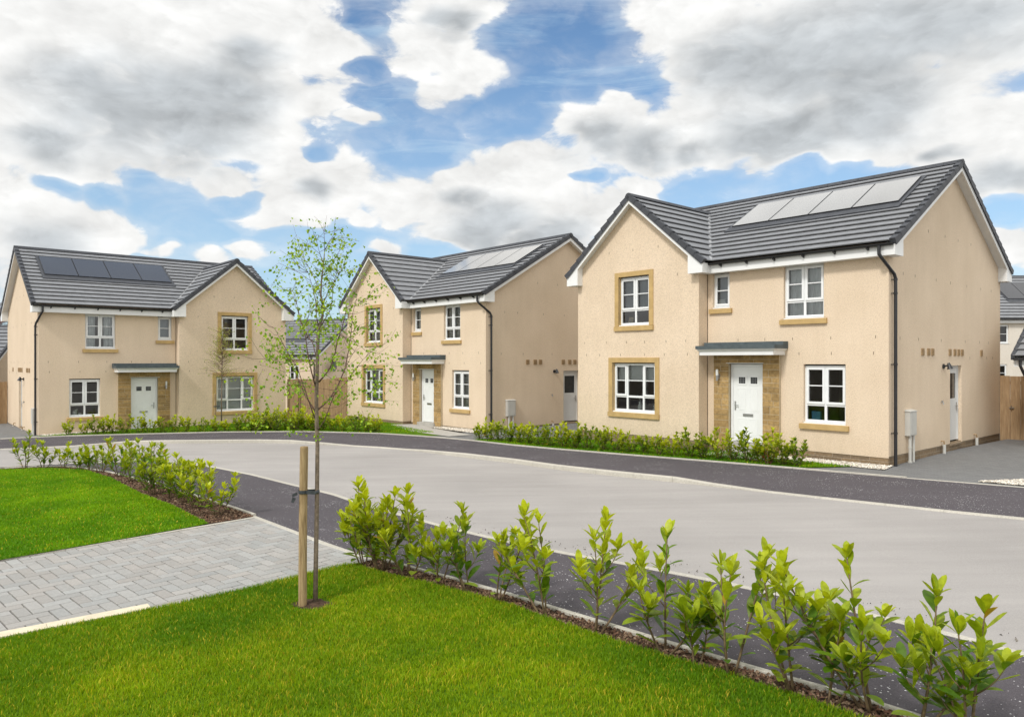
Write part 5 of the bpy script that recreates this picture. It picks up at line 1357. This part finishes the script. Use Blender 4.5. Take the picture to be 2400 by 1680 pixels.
wsub = nt.nodes.new('ShaderNodeVectorMath'); wsub.operation = 'MULTIPLY_ADD'; L(wn.outputs['Color'], wsub.inputs[0]); wsub.inputs[1].default_value = (.13, .13, 0); sb = nt.nodes.new('ShaderNodeVectorMath'); sb.operation = 'ADD'; L(CP, sb.inputs[0]); sb.inputs[1].default_value = (-.065, -.065, 0); L(sb.outputs[0], wsub.inputs[2])
WP = wsub.outputs[0]
def c2(px, py):
    X = (px-1200)/FPX; Z = (845.8-py)/FPX; return (math.atan(X), AS*Z/math.sqrt(1+X*X), 0)
def field(vec, blobs, k=.25):
    acc = None
    for (px, py, r) in blobs:
        d = nt.nodes.new('ShaderNodeVectorMath'); d.operation = 'DISTANCE'; L(vec, d.inputs[0]); d.inputs[1].default_value = c2(px, py)
        t = mth('MULTIPLY_ADD', d.outputs['Value'], -1/(r/FPX), 1.)
        acc = t if acc is None else mth('SMOOTH_MAX', acc, t, k)
    return acc
HOLE = [(400, 480, 120), (330, 420, 70), (130, 432, 60), (230, 440, 70), (480, 560, 110), (560, 470, 60), (760, 345, 55), (960, 330, 130), (850, 40, 60), (840, 150, 60), (870, 210, 60), (950, 250, 60), (1240, 100, 170), (1300, 210, 110), (1190, 290, 110), (1480, 190, 90), (1010, 600, 90), (800, 560, 70), (1700, 470, 130), (1860, 420, 90), (1990, 420, 70), (2350, 500, 60), (1380, 400, 40), (1620, 440, 60), (350, 620, 50), (700, 560, 60)]
CL = [(840, -190, 250), (760, -330, 350), (130, 20, 240), (94, 130, 140), (366, 78, 260), (520, 172, 260), (650, 60, 170), (740, 105, 135), (735, 225, 105), (366, 260, 230), (620, 300, 140), (130, 180, 210), (90, 300, 160), (190, 375, 140), (290, 350, 100),  # first two: clouds added above the frame for the middle house's panels to reflect
      (110, 530, 210), (240, 560, 110), (25, 470, 90), (862, 272, 38), (530, 415, 80), (690, 412, 130), (800, 405, 115), (690, 475, 105), (770, 460, 90), (730, 507, 52), (850, 502, 42), (935, 507, 36), (1050, 30, 120), (1000, 120, 110), (1090, 140, 130), (1060, 205, 80),
      (1010, 465, 135), (1100, 420, 140), (1175, 365, 105), (1255, 415, 160), (1310, 490, 130), (1170, 510, 170), (1060, 530, 110), (1270, 570, 130), (1430, 470, 70), (1490, 440, 70), (1540, 460, 50), (890, 588, 48), (1050, 540, 30), (512, 605, 56), (606, 603, 50), (420, 590, 40),
      (1380, 300, 100), (1450, 250, 80), (1480, 320, 130), (1600, 310, 140), (1720, 330, 120), (1560, 60, 100), (1630, 130, 90), (1700, 40, 200), (1800, 150, 220), (1960, 60, 260), (2050, 200, 260), (1850, 300, 190), (2000, 330, 150), (2250, 60, 240), (2390, 80, 160), (1720, 230, 150),
      (2090, 360, 90), (2200, 340, 110), (2280, 290, 90), (2390, 300, 110), (2330, 390, 110), (2400, 400, 100), (2280, 440, 60), (2350, 580, 90)]
GREY = [(400, 250, 220), (280, 290, 170), (530, 220, 150), (440, 330, 120), (1130, 555, 130), (230, 200, 150), (100, 330, 90), (740, 440, 60), (1170, 530, 110), (1290, 560, 120), (1080, 480, 60), (1400, 330, 100), (1530, 340, 110), (1750, 130, 160), (1900, 130, 250), (1800, 310, 150), (2080, 90, 230), (2250, 60, 200), (2020, 250, 190), (1860, 330, 130), (1760, 350, 80), (1640, 355, 60), (2330, 420, 70), (2200, 370, 40), (110, 580, 120), (1060, 60, 70), (580, 130, 90)]
B1 = mth('MULTIPLY_ADD', mth('MAXIMUM', field(WP, HOLE, .1), 0.), -1.35, field(WP, CL, .10)); B2 = field(WP, GREY, .4)
fb = nz(CP, (13, 13, 1), 9, .62, (3.1, 1.7, 0), .35); F1 = fb.outputs['Fac']
fb2 = nz(CP, (13, 13, 1), 4, .50, (3.1+.10, 1.7-.30, 0), .35); F2 = fb2.outputs['Fac']
def puff(off):
    ad = nt.nodes.new('ShaderNodeVectorMath'); ad.operation = 'MULTIPLY_ADD'; L(fb.outputs['Color'], ad.inputs[0]); ad.inputs[1].default_value = (.09, .09, 0); L(CP, ad.inputs[2])
    mp = nt.nodes.new('ShaderNodeMapping'); L(ad.outputs[0], mp.inputs[0]); mp.inputs['Location'].default_value = off
    v = nt.nodes.new('ShaderNodeTexVoronoi'); v.feature = 'F1'; v.voronoi_dimensions = '2D'; v.inputs['Scale'].default_value = 9.; v.inputs['Detail'].default_value = 2.; v.inputs['Roughness'].default_value = .5; v.inputs['Lacunarity'].default_value = 2.4; v.normalize = True
    L(mp.outputs[0], v.inputs['Vector']); return mth('SUBTRACT', 1., v.outputs['Distance'])
V1 = puff((0, 0, 0)); V2 = puff((.016, -.045, 0))
# out of frame: unseen cumulus, made fuller and brighter to lift the light
wide = nz(DIR, (2.2, 2.2, 3.4), 3, .5, (5.3, .2, 1.1)); inside = mth('MULTIPLY', smooth(mth('ABSOLUTE', az), 1.0, .68), smooth(tz, .80, .56))
outv = mth('MULTIPLY_ADD', wide.outputs['Fac'], 3.2, -1.05)
pan = field(CP, [(1693, -1150, 1500), (880, -330, 620)], .2)     # unseen bright cloud bank, added for two houses' solar panels to reflect
clear = field(CP, [(560, -1900, 1250)], .2)  # cloud-free patch added out of view so the left house's panels reflect dark
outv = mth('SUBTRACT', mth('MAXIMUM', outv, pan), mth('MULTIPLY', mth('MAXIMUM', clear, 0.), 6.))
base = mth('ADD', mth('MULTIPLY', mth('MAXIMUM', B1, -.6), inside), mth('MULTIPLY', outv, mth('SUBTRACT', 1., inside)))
D1 = mth('MULTIPLY_ADD', F1, 1.5, mth('MULTIPLY_ADD', V1, .75, mth('SUBTRACT', base, 1.16)))
alpha = mth('MAXIMUM', smooth(D1, -.14, .34), mth('MULTIPLY', smooth(D1, -.70, .20), .30))
relief = mth('MULTIPLY_ADD', mth('SUBTRACT', V2, V1), .6, mth('MULTIPLY', mth('SUBTRACT', F2, F1), .6))
bigf = nz(CP, (5.5, 5.5, 1), 4, .5, (7.7, 2.2, 0))
gin = mth('MULTIPLY_ADD', F2, .25, mth('MULTIPLY_ADD', B2, inside, mth('MULTIPLY_ADD', bigf.outputs['Fac'], .35, -.36)))
grey = mth('MULTIPLY', smooth(gin, -.30, .75), smooth(D1, .05, .65))
gout = mth('MULTIPLY', smooth(D1, .5, 1.4), mth('MULTIPLY', mth('SUBTRACT', 1., inside), .22))
grey = mth('MULTIPLY_ADD', grey, inside, gout)
lum = mth('SUBTRACT', mth('MULTIPLY_ADD', relief, -6., 9.25), mth('MULTIPLY', grey, 3.3))
lum = mth('MULTIPLY', mth('MAXIMUM', lum, 4.6), mth('MULTIPLY_ADD', inside, -.35, 1.35))  # unseen cloud outside the frame brightened to raise the scene light
tint = nt.nodes.new('ShaderNodeMix'); tint.data_type = 'RGBA'; L(grey, tint.inputs[0]); tint.inputs[6].default_value = (1., 1., .985, 1); tint.inputs[7].default_value = (.925, .98, 1.02, 1)
cc = nt.nodes.new('ShaderNodeVectorMath'); cc.operation = 'SCALE'; L(tint.outputs[2], cc.inputs[0]); L(lum, cc.inputs[3])
# thin high veil over the blue
ci = nz(CP, (5., 15., 1), 6, .62, (1.2, 4.4, 0), .8); veil = mth('MULTIPLY', smooth(ci.outputs['Fac'], .40, .75), .62)
low = smooth(tz, .50, .0)
veil = mth('MAXIMUM', veil, mth('MULTIPLY', low, .6))
skc = nt.nodes.new('ShaderNodeMix'); skc.data_type = 'RGBA'; skc.blend_type = 'MULTIPLY'; skc.inputs[0].default_value = 1.; L(sky.outputs[0], skc.inputs[6]); skc.inputs[7].default_value = (1.18, 1.40, 1.50, 1)
mv = nt.nodes.new('ShaderNodeMix'); mv.data_type = 'RGBA'; L(veil, mv.inputs[0]); L(skc.outputs[2], mv.inputs[6]); mv.inputs[7].default_value = (5.2, 7.0, 8.7, 1)
mc = nt.nodes.new('ShaderNodeMix'); mc.data_type = 'RGBA'; L(alpha, mc.inputs[0]); L(mv.outputs[2], mc.inputs[6]); L(cc.outputs[0], mc.inputs[7]); L(mc.outputs[2], bg.inputs[0])
wd.cycles.sampling_method = 'MANUAL'; wd.cycles.sample_map_resolution = 512

vs = scene.view_settings; vs.view_transform = 'Standard'; vs.look = 'None'; vs.exposure = 0.; vs.gamma = 1.; vs.use_curve_mapping = False
scene.cycles.max_bounces = 8; scene.cycles.transparent_max_bounces = 12
scene.cycles.use_denoising = True
